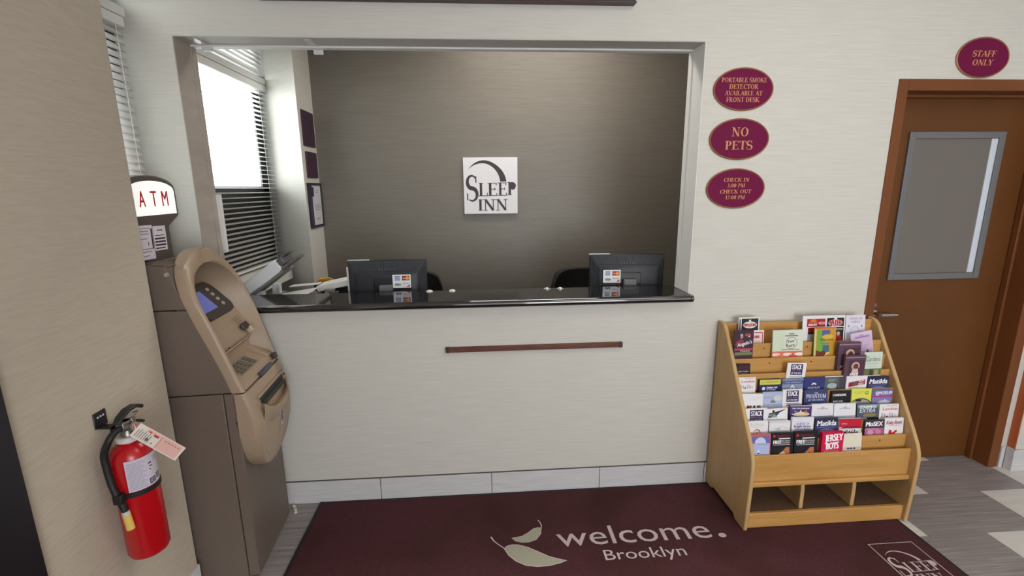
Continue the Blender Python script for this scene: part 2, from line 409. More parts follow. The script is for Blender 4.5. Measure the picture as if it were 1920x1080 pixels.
# windows of the bay with dark frames, glass, dark lower panel, sill
def window(name, y0, y1, mull):
    w = sempty(name); X0, X1 = -1.63, -1.575
    f = MB()
    f.box((X0, y0, 1.10), (X1, y1, 1.15)); f.box((X0, y0, 2.89), (X1, y1, 2.94)); f.box((X0, y0, 2.40), (X1, y1, 2.45)); f.box((X0, y0, 1.66), (X1, y1, 1.71))
    f.box((X0, y0, 1.15), (X1, y0+.05, 2.89)); f.box((X0, y1-.11, 1.15), (X1, y1, 2.89))
    f.build('frame', black_metal, w, bevel=.002)
    MB().box((-1.606, y0+.04, 1.70), (-1.600, y1-.04, 2.41)).build('pane', glass, w)
    MB().box((-1.606, y0+.04, 2.44), (-1.600, y1-.04, 2.90)).build('pane', glass, w)
    MB().box((-1.615, y0+.04, 1.14), (-1.585, y1-.04, 1.67)).build('lower_panel', spandrel_m, w)
    MB().box((-1.57, y0, 1.04), (-1.40 if y0 > 0 else -1.56, y1-(.20 if y0 > 0 else 0), 1.150)).build('sill', white_paint, w, bevel=.003)
    MB().box((X0+.005, y1-.140, 1.71), (X1-.005, y1-.11, 2.40)).build('white_strip', white_paint, w)  # white upright strip along the inner side of the end frame
    return w
window('window_1', -.55, -.005, [])
window('window_2', .165, 1.40, [])
# reveals of the bay beside the glass, closing the wall depth
struct('trim_3', MB().box((-1.75, -.7, 0), (-1.56, -.55, RZ)), wallpaper)

# venetian blinds
def blind(label, y0, y1, z0, z1, x, tilt, pitch=.031, group='white venetian blinds'):
    b = thing('venetian_blind', label, 'blind', (x, (y0+y1)/2, z1), 0, group)
    L = y1-y0
    MB().box((x-.026, y0, z1-.03), (x+.026, y1, z1+.012)).build('head_rail', blind_white, b, bevel=.003)
    sl = MB(); n = 5; rows = []
    for i in range(n):
        a = -1+2*i/(n-1); X = .025*a; Z = .003*(1-a*a)
        rows.append((X*math.cos(tilt)-Z*math.sin(tilt), X*math.sin(tilt)+Z*math.cos(tilt)))
    v = []
    for th in (0, -.0012):
        for X, Z in rows: v += [(X, -L/2+.004, Z+th), (X, L/2-.004, Z+th)]
    f = []
    for i in range(n-1):
        f.append((2*i, 2*i+2, 2*i+3, 2*i+1)); k = 2*n; f.append((k+2*i, k+2*i+1, k+2*i+3, k+2*i+2))
    f += [(0, 1, 2*n+1, 2*n), (2*n-2, 2*n-1, 4*n-1, 4*n-2)][:2]
    me = bpy.data.meshes.new('slat'); me.from_pydata(v, [], f); me.materials.append(slat_m); me.shade_smooth()
    zz = z1-.05; 
    while zz > z0+.03:
        o = bpy.data.objects.new('slat', me); COL.objects.link(o); o.parent = b; o.location = (0, 0, zz-z1); zz -= pitch
    MB().box((x-.024, y0+.003, z0), (x+.024, y1-.003, z0+.014)).build('bottom_rail', blind_white, b, bevel=.002)
    for q in (.12, .88):
        yy = y0+L*q; MB().tube([(x+.028, yy, z0+.01), (x+.028, yy, z1-.03)], .0012, 6).build('ladder_cord', blind_white, b)
    return b
slat_m = streak('slat_white', (228, 227, 224), (234, 233, 230), (3, 3, 3), .45)
_nt = slat_m.node_tree; _b = _nt.nodes['Principled BSDF']
_tr = _nt.nodes.new('ShaderNodeBsdfTranslucent'); _tr.inputs[0].default_value = (.9, .9, .88, 1); _mx = _nt.nodes.new('ShaderNodeMixShader'); _mx.inputs[0].default_value = .07
_nt.links.new(_b.outputs[0], _mx.inputs[1]); _nt.links.new(_tr.outputs[0], _mx.inputs[2]); _nt.links.new(_mx.outputs[0], _nt.nodes['Material Output'].inputs[0])
blind('white slatted blind over the office window behind the counter, lower one with dark gaps', .175, 1.352, 1.165, 2.40, -1.53, math.radians(-4))
blind('grey shaded short blind above the office window, over the white rail', .175, 1.352, 2.47, 2.90, -1.53, math.radians(-62))
blind('white slatted blind at the edge of the side wall, above the cash machine', -.54, -.045, 1.165, 2.40, -1.525, math.radians(-48))
blind('short white blind at the top edge of the photo next to the side wall', -.54, -.045, 2.47, 2.90, -1.525, math.radians(-48))
# white transom casing between the blinds
struct('trim_4', MB().box((-1.64, .166, 2.415), (-1.50, 1.335, 2.455)).box((-1.64, -.549, 2.415), (-1.50, -.03, 2.455)), white_paint, bevel=.003)

# staff door
dr = sempty('door_1')
f = MB(); f.box((DX0, -.006, 0), (DX0+.052, TW, DZ)); f.box((DX1-.06, -.006, 0), (DX1, TW, DZ)); f.box((DX0+.052, -.006, DZ-.055), (DX1-.06, TW, DZ))
f.box((DX0+.052, .085, 0), (DX0+.068, .118, DZ-.055)); f.box((DX1-.076, .085, 0), (DX1-.06, .118, DZ-.055)); f.box((DX0+.068, .085, DZ-.071), (DX1-.076, .118, DZ-.055))
f.build('door_frame', frame_brown, dr, bevel=.003)
MB().box((DX0+.054, .12, .006), (DX1-.062, .158, DZ-.058)).build('door_slab', door_brown, dr, bevel=.002)
wx0, wx1, wz0, wz1 = 2.305, 2.858, 1.148, 1.955
f = MB()
for a, c in (((wx0, wz0), (wx0+.035, wz1)), ((wx1-.035, wz0), (wx1, wz1)), ((wx0+.035, wz1-.035), (wx1-.035, wz1)), ((wx0+.035, wz0), (wx1-.035, wz0+.035))):
    f.box((a[0], .108, a[1]), (c[0], .12, c[1]))
f.build('window_frame', grey_frame, dr, bevel=.002)
MB().box((wx0+.036, .1185, wz0+.036), (wx1-.036, .12, wz1-.036)).build('window_pane', frosted, dr)
MB().box((wx1-.072, .1150, wz0+.036), (wx1-.036, .1185, wz1-.036)).build('light_strip', mat('pale_bead', (206, 214, 226), .3), dr)
h = MB(); h.lathe([(.018, 0), (.018, .008), (.011, .01), (.011, .05)], (2.262, .12, .955), 'y', 20)
h.tube([(2.262, .068, .955), (2.30, .066, .955), (2.36, .07, .953)], [.011, .0105, .009], 12)
h.build('door_handle', chrome, dr, smooth=40)
MB().box((2.255, .114, .992), (2.27, .12, 1.012)).build('lock_plate', steel, dr)

# black entrance door frame on the left wall
ed = sempty('door_2')
MB().box((-1.235, -1.30, 0), (-1.212, -1.170, 2.3)).build('frame_jamb', black_metal, ed, bevel=.003)
MB().box((-1.235, -2.2, 2.2), (-1.212, -1.30, 2.3)).build('frame_head', black_metal, ed, bevel=.003)
MB().box((-1.235, -2.2, 0), (-1.222, -1.302, 2.198)).build('leaf', mat('dark_door_leaf', (34, 31, 38), .35), ed)
MB().box((-1.222, -1.42, .35), (-1.214, -1.345, 1.9)).build('leaf_stile', mat('dark_grey_stile', (52, 52, 58), .4), ed)

# ================================================================== COUNTER
ct = thing('reception_counter', 'long black polished stone counter top with rounded front edge in the reception opening', 'counter', (0, .08, ZC))
prof = []
for i in range(17):
    a = math.radians(-90-180*i/16); prof.append((-.035+.019*math.cos(a), ZC+.019+.019*math.sin(a)))
m = MB(); pts = [(y, z) for y, z in prof]
pts = [(.222, ZC), (-.033, ZC)] + pts + [(-.033, ZC+.038), (.222, ZC+.038)]
m.prism([(XL+.009, y, z) for y, z in pts], (XR-XL-.02, 0, 0))
m.build('slab', granite, ct, smooth=40)
nose = MB(); nose.prism([(XR-.011, y, z) for y, z in [(-.0015, ZC)]+prof+[(-.0015, ZC+.038)]], (.020, 0, 0))
nose.build('slab_nosing', granite, ct, bevel=.006, seg=3); nose = MB()
nose.prism([(-1.5, y, z) for y, z in [(-.0015, ZC)]+prof+[(-.0015, ZC+.038)]], (1.5+XL+.009, 0, 0))
nose.build('slab_nosing', granite, ct, bevel=.006, seg=3)

# desk behind the counter
dk = thing('reception_desk', 'low work desk hidden behind the black counter top carrying the monitors', 'desk', (-.1, .6, 0))
MB().box((-1.33, .235, .90), (1.3, .86, .93)).build('desk_top', mat('desk_grey', (120, 116, 110), .5), dk, bevel=.003)
for x in (-1.3, -.1, 1.26): MB().box((x, .26, 0), (x+.03, .84, .90)).build('desk_side', greyplastic, dk)

# header clips
for x, y, lab in ((-1.235, .05, 'clear plastic clip at left end of the opening soffit, beside the dark jamb'), (-.735, .09, 'white plastic clip hanging from soffit near the left third of the opening')):
    c = thing('plastic_clip', lab, 'clip', (x, y, ZT-.004))
    MB().box((x-.045, y-.065, ZT-.007), (x-.012, y+.085, ZT-.0042), Matrix.Rotation(math.radians(0), 3, 'Z')).build('strap', mat('clear_white', (214, 212, 216), .3), c)
    MB().box((x-.05, y+.078, ZT-.03), (x-.006, y+.092, ZT-.006)).build('hook', mat('clear_white', (214, 212, 216), .3), c, bevel=.003)

# ------------------------------------------------------------------ monitors
CARD = dict(W=.09, H=.066)
def card_print(W, H):
    p = Print(); p.rect(0, 0, W, H, (236, 236, 238))
    p.rect(W*.12, H*.56, W*.4, H*.9, (128, 142, 184)); p.text('AMERICAN', W*.26, H*.74, H*.09, (226, 230, 240), W*.24); p.text('EXPRESS', W*.26, H*.62, H*.09, (226, 230, 240), W*.22)
    p.rect(W*.52, H*.56, W*.93, H*.9, (48, 22, 34)); p.ell(W*.64, H*.73, W*.1, H*.15, (206, 38, 34)); p.ell(W*.81, H*.73, W*.1, H*.15, (236, 150, 44)); p.text('MasterCard', W*.725, H*.69, H*.09, (250, 244, 236), W*.34)
    p.text('VISA', W*.27, H*.17, H*.18, (40, 44, 78), W*.32, slant=.2, fat=.0008)
    p.text('DISCOVER', W*.72, H*.3, H*.09, (70, 66, 70), W*.36); p.poly([(W*.72, H*.08), (W*.94, H*.08), (W*.94, H*.26)], (214, 64, 44))
    return p
def monitor(label, x, y, ztop, yaw, cx):
    t = thing('computer_monitor', label, 'monitor', (x, y, .93), yaw, 'monitors behind the counter')
    # local: back of the monitor faces -y
    w, hh = .222, .285; zt = ztop-.93; zb = zt-hh
    b = MB().box((-w, .0, zb), (w, .022, zt)); b.build('bezel', blackplastic, t, bevel=.004, local=True)
    MB().add([(-w+.018, .0225, zb+.02), (w-.018, .0225, zb+.02), (w-.018, .0225, zt-.018), (-w+.018, .0225, zt-.018)], [(0, 1, 2, 3)]).build('screen', mat('monitor_screen', (12, 14, 20), .2), t, local=True)
    iw, iz0, iz1, D = .16, zb+.02, zt-.085, -.05
    o_ = [(-w+.004, 0, zb+.004), (w-.004, 0, zb+.004), (w-.004, 0, zt-.004), (-w+.004, 0, zt-.004)]
    i_ = [(-iw, D, iz0), (iw, D, iz0), (iw, D, iz1), (-iw, D, iz1)]
    mid = [(-iw-.02, D*.82, iz0-.005), (iw+.02, D*.82, iz0-.005), (iw+.02, D*.82, iz1+.022), (-iw-.02, D*.82, iz1+.022)]
    fs = []
    for a, b_ in ((0, 4), (4, 8)):
        for k in range(4): fs.append((a+k, a+(k+1) % 4, b_+(k+1) % 4, b_+k))
    fs.append((8, 9, 10, 11))
    MB().add(o_+mid+i_, fs).build('back_shell', darkplastic, t, bevel=.004, local=True)
    # ribs: vertical on the top slope, horizontal on both side slopes
    rb = MB()
    def quadpt(a, b_, c, d, s, q):
        a, b_, c, d = map(Vector, (a, b_, c, d)); return (a*(1-s)+b_*s)*(1-q)+(d*(1-s)+c*s)*q
    for i in range(46):
        s = (i+.5)/46
        p = quadpt(o_[3], o_[2], mid[2], mid[3], s, .08); q = quadpt(o_[3], o_[2], mid[2], mid[3], s, .92)
        n_ = Vector((0, -.003, .003)); e = Vector((.0016, 0, 0)); rb.add([p-e+n_, p+e+n_, q+e+n_, q-e+n_], [(0, 1, 2, 3)])
        rb.add([p-e+n_, p-e, q-e, q-e+n_], [(0, 1, 2, 3)]).add([p+e+n_, p+e, q+e, q+e+n_], [(0, 1, 2, 3)])
    for sx, A_, B_, C_, D_ in ((-1, o_[0], o_[3], mid[3], mid[0]), (1, o_[1], o_[2], mid[2], mid[1])):
        for i in range(30):
            s = (i+.5)/30
            p = quadpt(A_, B_, C_, D_, s, .08); q = quadpt(A_, B_, C_, D_, s, .95)
            n_ = Vector((sx*.003, -.003, 0)); e = Vector((0, 0, .0016)); rb.add([p-e+n_, p+e+n_, q+e+n_, q-e+n_], [(0, 1, 2, 3)])
            rb.add([p+e+n_, p+e, q+e, q+e+n_], [(0, 1, 2, 3)])
    tag(rb.build('vent_ribs', mat('rib_plastic', (66, 69, 76), .5), t, local=True), kind='stuff')
    MB().box((-.07, D-.012, .12), (.07, D+.004, .262)).build('mount_plate', blackplastic, t, bevel=.004, local=True)
    MB().lathe([(.024, -.036), (.026, -.034), (.026, .034), (.024, .036)], (.0, D-.03, 1.13-.93), 'x', 20).build('hinge', greyplastic, t, smooth=40, local=True)
    MB().box((-.035, D-.045, .012), (.035, D-.018, .19)).build('neck', blackplastic, t, bevel=.005, local=True)
    MB().lathe([(.11, 0), (.11, .008), (.10, .014), (.02, .016)], (0, D-.01, 0), 'z', 28).build('foot', blackplastic, t, smooth=40, local=True)
    c = card_print(.102, .076); R = Matrix.Rotation(yaw, 3, 'Z')
    O = Vector((x, y, .93))+R @ Vector((cx, D-.0146, 1.133-.93)); c.build('card_sticker', t, O, R @ Vector((1, 0, 0)), (0, 0, 1), R @ Vector((0, -1, 0)))
    MB().box((cx-.0015, D-.014, .19), (cx+.1035, D+.001, .2815)).build('sticker_backing', blackplastic, t, local=True)
    L = MB()
    for i in range(6): L.box((-.045+.016*i, -.0325, zt-.052), (-.035+.016*i, -.0305, zt-.046), )
    L.build('maker_mark', mat('mark_grey', (120, 122, 128), .4), t, local=True)
    MB().box((-w-.001, .003, zt-.004), (-w+.12, .02, zt+.002)).build('top_paper_strip', grey_paper, t, local=True)
    return t
monitor('black monitor seen from behind, left of two, card logos right of its hinge', -.535, .355, 1.285, math.radians(1), .035)
monitor('black monitor seen from behind, right of two, card logos left of its hinge', .87, .355, 1.292, math.radians(-4), -.152)
MB_ = thing('paper_card', 'small white card upright at left edge of the left monitor', 'card', (-.77, .375, .93))
MB().box((-.772, .37, .93), (-.757, .374, 1.245)).build('sheet', paper, MB_)

# ------------------------------------------------------------------ office chairs
def chair(label, x, y, top, yaw):
    t = thing('office_chair', label, 'chair', (x, y, 0), yaw, 'office chairs behind the counter')
    # curved backrest with rounded corners
    nx, nz = 20, 12; w, h0, h1 = .235, .62, top; v = []; f = []
    for s in (0, 1):
        for j in range(nz+1):
            q = j/nz
            for i in range(nx+1):
                a = -1+2*i/nx
                hw = w*(1-.16*max(0, (q-.55)/.45)**2.5); X = a*hw; Z = h0+(h1-h0)*q-.030*abs(a)**5*(q > .5)
                Y = (.055 if s else 0)+.05*(1-a*a)-.02*q-.008*(1 if not s else -1)*(abs(a)**6+abs(2*q-1)**8)
                v.append((X, Y, Z))
    n = (nx+1)*(nz+1)
    for s in (0, 1):
        for j in range(nz):
            for i in range(nx):
                a = s*n+j*(nx+1)+i; f.append((a, a+1, a+nx+2, a+nx+1))
    for i in range(nx): f.append((i, i+1, n+i+1, n+i)); a = nz*(nx+1)+i; f.append((a, a+1, n+a+1, n+a))
    for j in range(nz): a = j*(nx+1); f.append((a, a+nx+1, n+a+nx+1, n+a)); a += nx; f.append((a, a+nx+1, n+a+nx+1, n+a))
    MB().add(v, f).build('backrest', blackrubber, t, smooth=50, local=True)
    MB().box((-.24, -.5, .45), (.24, -.02, .53)).build('seat', blackrubber, t, bevel=.03, seg=3, local=True)
    MB().box((-.03, -.06, .40), (.03, .1, .43)).box((-.03, .085, .40), (.03, .105, .75)).build('back_bracket', blackplastic, t, local=True)
    MB().tube([(0, -.25, .1), (0, -.25, .45)], .025, 12).build('gas_column', steel, t, local=True, smooth=40)
    for k in range(5):
        a = k*2*math.pi/5; d = Vector((math.sin(a), math.cos(a), 0)); c = Vector((0, -.25, 0))
        MB().tube([c+Vector((0, 0, .1)), c+d*.28+Vector((0, 0, .075))], [.022, .014], 8).build('foot_spoke', blackplastic, t, local=True)
        MB().lathe([(.028, -.012), (.03, -.01), (.03, .01), (.028, .012)], c+d*.28+Vector((0, 0, .03)), 'x', 14).build('caster', blackplastic, t, local=True, smooth=40)
    return t
chair('black office chair back showing right of the left monitor', -.505, 1.0, 1.092, 0)
chair('black office chair back showing left of the right monitor',   .745, 1.0, 1.095, math.radians(10))

# small white things on the rear edge of the counter
for x, lab in ((-.285, 'small white dome on counter edge just right of the left monitor'), (-.16, 'second small white dome on counter edge, farther from left monitor'),
               (.37, 'small chrome dome on the counter edge, left of the right chair'), (.445, 'small chrome dome on the counter edge beside the right chair back')):
    t = thing('service_bell', lab, 'bell', (x, .205, ZC+.038), 0, 'small domes on the counter edge')
    MB().lathe([(.017, 0), (.017, .003), (.013, .007), (.004, .0085)], (x, .205, ZC+.038), 'z', 16).build('dome', white_paint if x < 0 else chrome, t, smooth=50)
    MB().lathe([(.019, 0), (.019, .0015)], (x, .205, ZC+.038), 'z', 16).build('rim', grey_paper, t)

# ------------------------------------------------------------------ printer with lifted lid, papers at left end
pr = thing('fax_printer', 'white office printer with its lid raised beside the office window', 'printer', (-1.1, .45, .93))
MB().box((-1.30, .32, .93), (-1.07, .66, 1.055)).build('body', grey_paper, pr, bevel=.012)
MB().box((-1.285, .335, 1.055), (-1.085, .645, 1.0585)).build('glass_bed', mat('scanner_glass', (60, 64, 66), .06, spec=.8), pr)
Rl = Matrix.Rotation(math.radians(-36), 3, 'Y')
pv = (-1.305, .5, 1.10)
MB().box((-1.305, .30, 1.10), (-1.05, .47, 1.17), Rl, pv).build('lid', grey_paper, pr, bevel=.008)
MB().box((-1.30, .305, 1.088), (-1.055, .46, 1.10), Rl, pv).build('lid_underside', mat('lid_grey', (120, 116, 112), .5), pr)
MB().box((-1.05, .305, 1.12), (-1.018, .46, 1.162), Rl, pv).build('feeder_end', greyplastic, pr, bevel=.005)
MB().box((-1.07, .302, 1.100), (-.945, .41, 1.114), Rl, pv).build('feeder_tray', mat('tray_grey', (104, 98, 94), .5), pr)
MB().box((-1.03, .33, 1.160), (-.98, .42, 1.166), Rl, pv).build('feeder_flap', mat('tray_grey', (104, 98, 94), .5), pr)
for a_ in (.34, .56): MB().box((-1.28, a_, 1.05), (-1.24, a_+.04, 1.12)).build('lid_hinge', grey_paper, pr)
t = thing('paper_sheet', 'white sheet lying tilted under the raised printer lid', 'paper', (-1.05, .3, 1.1))
MB().box((-1.16, .24, 1.105), (-.95, .42, 1.107), Matrix.Rotation(math.radians(-9), 3, 'Y')).build('sheet', paper, t)
t = thing('paper_sheet', 'pale sheet standing on edge at the right of the printer', 'paper', (-1.02, .42, 1.1))
MB().box((-1.13, .44, 1.128), (-.96, .5, 1.131), Matrix.Rotation(math.radians(-4), 3, 'Y')).build('sheet', paper, t)
t = thing('letter_tray', 'dark letter tray with glossy edge between printer and left monitor', 'tray', (-.95, .4, .93))
MB().box((-1.06, .29, 1.075), (-.92, .41, 1.083), Matrix.Rotation(math.radians(-20), 3, 'Y')).build('tray_floor', mat('tray_dark', (50, 48, 46), .3), t)
MB().box((-1.06, .29, 1.083), (-.92, .296, 1.105), Matrix.Rotation(math.radians(-20), 3, 'Y')).build('tray_lip', mat('tray_rim', (150, 146, 140), .25), t)
MB().box((-1.03, .31, .93), (-.93, .40, 1.04)).build('tray_support', blackplastic, t)
t = thing('paper_bundle', 'white paper bundle sloping up beside the left monitor', 'paper', (-.85, .45, .93))
MB().box((-.96, .40, 1.118), (-.74, .56, 1.150), Matrix.Rotation(math.radians(-11), 3, 'Y')).build('sheets', paper, t)
MB().box((-.94, .42, .93), (-.78, .54, 1.105)).build('folder_block', blackplastic, t)
t = thing('wire_basket', 'small grey crumpled basket on the desk just left of the left monitor', 'basket', (-.85, .33, 1.1))
bk = MB()
for i in range(26):
    a = random.uniform(-.045, .045); b_ = random.uniform(-.02, .02)
    bk.tube([(-.855+a, .32+b_, 1.085+random.uniform(0, .04)), (-.855+a*.5+random.uniform(-.03, .03), .32, 1.09+random.uniform(0, .045)), (-.855-a, .32-b_, 1.085+random.uniform(0, .04))], .0028, 5)
bk.build('wires', mat('wire_grey', (150, 140, 132), .4), t)
MB().box((-.905, .30, .93), (-.81, .345, 1.088)).build('basket_base', darkplastic, t)
t = thing('yellow_bundle', 'yellow orange ribbon bundle behind the papers near the back corner', 'ribbon', (-.98, .6, 1.1))
yb = MB()
for i in range(9): yb.tube([(-1.04+.004*i, .60, 1.105+.004*i), (-1.0+.006*i, .62, 1.118+.005*math.sin(i*1.7)+.002*i), (-.955+.004*i, .62, 1.125+.006*math.cos(i*2.1))], .006, 6)
yb.build('strands', mat('yellow_orange', (214, 160, 54), .5), t); MB().box((-1.04, .59, .93), (-.9, .64, 1.11)).build('holder', blackplastic, t)

# ------------------------------------------------------------------ frames on the pier
def plaque(label, y0, y1, z0, z1, kind):
    t = thing('wall_plaque' if kind == 'p' else 'picture_frame', label, 'plaque' if kind == 'p' else 'frame', (-1.215, (y0+y1)/2, z0), 0, 'plaques on the office pier' if kind == 'p' else None)
    if kind == 'p':
        MB().box((-1.215, y0, z0), (-1.203, y1, z1)).build('board', purple_m, t, bevel=.002)
        MB().box((-1.204, y0+.008, z0+.008), (-1.2015, y1-.008, z1-.008)).build('face', purple_m, t)
    else:
        m_ = MB(); w = .018
        m_.box((-1.215, y0, z0), (-1.199, y1, z0+w)).box((-1.215, y0, z1-w), (-1.199, y1, z1)).box((-1.215, y0, z0+w), (-1.199, y0+w, z1-w)).box((-1.215, y1-w, z0+w), (-1.199, y1, z1-w))
        m_.build('frame', mat('frame_dark', (36, 30, 46), .35), t, bevel=.002)
        p = Print(); Wd = y1-y0-2*w; H = z1-z0-2*w
        p.rect(0, 0, Wd, H, (214, 210, 212)); p.rect(0, 0, Wd*.25, H, (70, 62, 92)); p.rect(Wd*.06, H*.72, Wd*.4, H*.96, (58, 44, 84))
        for i, (q, l) in enumerate(((.86, .3), (.82, .24), (.5, .42), (.46, .5), (.42, .5), (.38, .46), (.16, .3), (.13, .36))):
            p.rect(Wd*(.64-l/2), H*q, Wd*(.64+l/2), H*(q+.012), (110, 106, 118))
        p.build('certificate', t, (-1.207, y0+w, z0+w), (0, 1, 0), (0, 0, 1), (1, 0, 0))
plaque('purple blank plaque on office pier, highest of three', 1.15, 1.375, 1.988, 2.228, 'p')
plaque('purple blank plaque on office pier, between the larger plaque and the framed certificate', 1.165, 1.375, 1.768, 1.95, 'p')
plaque('dark framed certificate on office pier under the purple plaques', 1.135, 1.412, 1.41, 1.732, 'f')

# ------------------------------------------------------------------ logo board on the back wall
lb = thing('logo_sign', 'square white logo board with crescent on the dark back wall', 'sign', (.092, 1.42, 1.483))
LX0, LX1, LZ0, LZ1 = -.117, .304, 1.484, 1.914
MB().box((LX0, 1.392, LZ0), (LX1, 1.42, LZ1)).build('board', mat('logo_white', (222, 220, 224), .5), lb, bevel=.003)
def logo(p, W, H, c, thin=1.0, inn=True):
    """crescent, SLEEP with tall S and INN, in a W x H box"""
    oa, ia = [], []
    def bez(P, n=22):
        out = []
        for i in range(n+1):
            s = i/n; out.append(tuple(sum(co*pt[k] for co, pt in zip(((1-s)**3, 3*(1-s)**2*s, 3*(1-s)*s*s, s**3), P)) for k in (0, 1)))
        return out
    fx = lambda x: (x-318)/640*W; fy = lambda y: (890-y)/648*H
    P = lambda l: [(fx(a), fy(b)) for a, b in l]
    o_ = bez(P([(370, 383), (470, 250), (590, 255), (680, 310)]), 16)+bez(P([(680, 310), (760, 355), (815, 430), (825, 517)]), 14)[1:]
    i_ = bez(P([(370, 383), (450, 300), (560, 290), (630, 330)]), 16)+bez(P([(630, 330), (700, 370), (745, 440), (750, 517)]), 14)[1:]
    if thin < 1: o_ = [(a*.92+.004, fy(517)+(b_-fy(517))*.76) for a, b_ in o_]; i_ = [(a*.92+.004, fy(517)+(b_-fy(517))*.76) for a, b_ in i_]; i_ = [(a+(c_-a)*(1-thin), b_+(d-b_)*(1-thin)) for (a, b_), (c_, d) in zip(i_, o_)]
    n = len(o_); k = len(p.v); p.h += p.step
    p.v += [(a, b, p.h) for a, b in o_+i_]; p.f += [(j, j+1, k2+1, k2) for j, k2 in ((k+q, k+n+q) for q in range(n-1))]; p.c += [c]*(n-1)
    def glyph(s, x0, x1, y0, y1): p.text(s, fx(x0), fy(y1), fy(y0)-fy(y1), c, fx(x1)-fx(x0), 'serif', align='l')
    glyph('S', 345, 492, 448, 735); glyph('L', 492, 600, 530, 682); glyph('E', 600, 715, 530, 680); glyph('E', 722, 828, 528, 678); glyph('P', 832, 938, 524, 672)
    p.ell(fx(900), fy(568), (fx(938)-fx(870))/2, (fy(524)-fy(612))/2, c)
    if inn: glyph('INN', 488, 838, 720, 850)
p = Print(); logo(p, LX1-LX0, LZ1-LZ0, (62, 50, 56)); p.build('lettering', lb, (LX0, 1.3915, LZ0), (1, 0, 0), (0, 0, 1), (0, -1, 0))

# dark board above the opening and wooden rail under the counter
t = thing('header_sign', 'long dark maroon board at the top edge above the reception opening', 'sign', (-.1, 0, 2.5))
MB().box((-.94, -.045, 2.506), (.735, -.0005, 2.8)).build('board', mat('sign_black', (40, 32, 36), .4), t, bevel=.004)
MB().box((-.943, -.047, 2.502), (.738, -.0005, 2.507)).build('lower_edge', mat('sign_maroon', (64, 26, 38), .4), t)
t = thing('wall_rail', 'narrow dark wooden rail fixed on the cream wall below the counter', 'rail', (.28, 0, .858))
MB().box((-.19, -.02, .845), (.745, -.0005, .872)).build('strip', dark_wood, t, bevel=.003)
for x in (-.19, .727): MB().box((x-.001, -.0215, .844), (x+.019, -.0005, .873)).build('end_cap', mat('cap_dark', (62, 40, 36), .45), t, bevel=.002)

# ------------------------------------------------------------------ oval signs
GOLD = (206, 146, 98)
def oval(label, x, z, rx, rz, lines):
    t = thing('oval_sign', label, 'sign', (x, 0, z), 0, 'burgundy oval signs on the cream wall')
    n = 64
    def ring(a, b, y): return [(x+a*math.cos(2*math.pi*i/n), y, z+b*math.sin(2*math.pi*i/n)) for i in range(n)]
    m_ = MB(); r = [ring(rx, rz, -.0005), ring(rx, rz, -.006), ring(rx-.004, rz-.004, -.009), ring(rx-.008, rz-.008, -.006)]
    m_.add(sum(r, []), [(j*n+i, j*n+(i+1) % n, (j+1)*n+(i+1) % n, (j+1)*n+i) for j in range(3) for i in range(n)]); m_.build('rim', bronze, t, smooth=50)
    MB().add(ring(rx-.006, rz-.006, -.0005)+ring(rx-.006, rz-.006, -.0068), [tuple(range(n)), tuple(range(2*n-1, n-1, -1))]+[(i, (i+1) % n, n+(i+1) % n, n+i) for i in range(n)]).build('face', burgundy, t)
    p = Print()
    for s, zc, h, w, sl in lines: p.text(s, 0, zc, h, GOLD, w, 'serif', slant=sl)
    p.build('lettering', t, (x, -.0072, z), (1, 0, 0), (0, 0, 1), (0, -1, 0))
oval('burgundy oval sign about the smoke detector, uppermost of three beside the opening', 1.298, 2.141, .152, .1, [('PORTABLE SMOKE', .032, .021, .227, 0), ('DETECTOR', .002, .021, .147, 0), ('AVAILABLE AT', -.028, .021, .19, 0), ('FRONT DESK', -.058, .021, .168, 0)])
oval('burgundy oval sign reading NO PETS in large gold letters', 1.298, 1.908, .154, .1, [('NO', .014, .042, .086, 0), ('PETS', -.049, .041, .142, 0)])
oval('burgundy oval sign with check in and check out times', 1.301, 1.668, .154, .1, [('CHECK IN', .034, .019, .132, .1), ('3:00 PM', .006, .019, .092, .1), ('CHECK OUT', -.024, .019, .163, .1), ('12:00 PM', -.053, .019, .1, .1)])
oval('burgundy oval STAFF ONLY sign above the brown door', 2.517, 2.293, .142, .096, [('STAFF', .005, .027, .125, .15), ('ONLY', -.036, .027, .11, .15)])

# ------------------------------------------------------------------ welcome mat
mt = thing('welcome_mat', 'large maroon entrance mat with welcome lettering on the tiled floor', 'mat', (.6, -.9, 0))
MB().box((-.91, -2.35, 0), (2.098, -.012, .006)).build('rubber_edge', mat_rubber, mt, bevel=.002)
MB().box((-.892, -2.33, .004), (2.080, -.03, .0095)).build('pile', mat_red, mt, bevel=.002)
zt = .0097
def flat(name, polys, m_):
    p = Print()
    for q in polys: p.poly(q, (200, 200, 200))
    return p.build(name, mt, (0, 0, zt), (1, 0, 0), (0, 1, 0), (0, 0, 1), m_)
p = Print(); p.text('welcome', .338, -.4475, .130, (0, 0, 0), .762, align='l'); p.ell(1.150, -.436, .019, .015, (0, 0, 0)); p.text('Brooklyn', .541, -.5475, .066, (0, 0, 0), .385, align='l')
p.build('lettering', mt, (0, 0, zt), (1, 0, 0), (0, 1, 0), (0, 0, 1), mat_letter)
big = [(.081, -.441), (.09, -.428), (.103, -.421), (.122, -.418), (.145, -.420), (.191, -.439), (.236, -.470), (.285, -.505), (.325, -.522), (.363, -.535), (.333, -.545), (.278, -.558), (.225, -.559), (.174, -.549), (.13, -.52), (.099, -.483)]
small = [(.273, -.316), (.256, -.311), (.233, -.318), (.201, -.346), (.17, -.366), (.12, -.374), (.136, -.394), (.167, -.406), (.202, -.407), (.239, -.393), (.265, -.356)]
flat('leaf_print', [big], mat_leaf); flat('leaf_print', [small], mat_leaf)
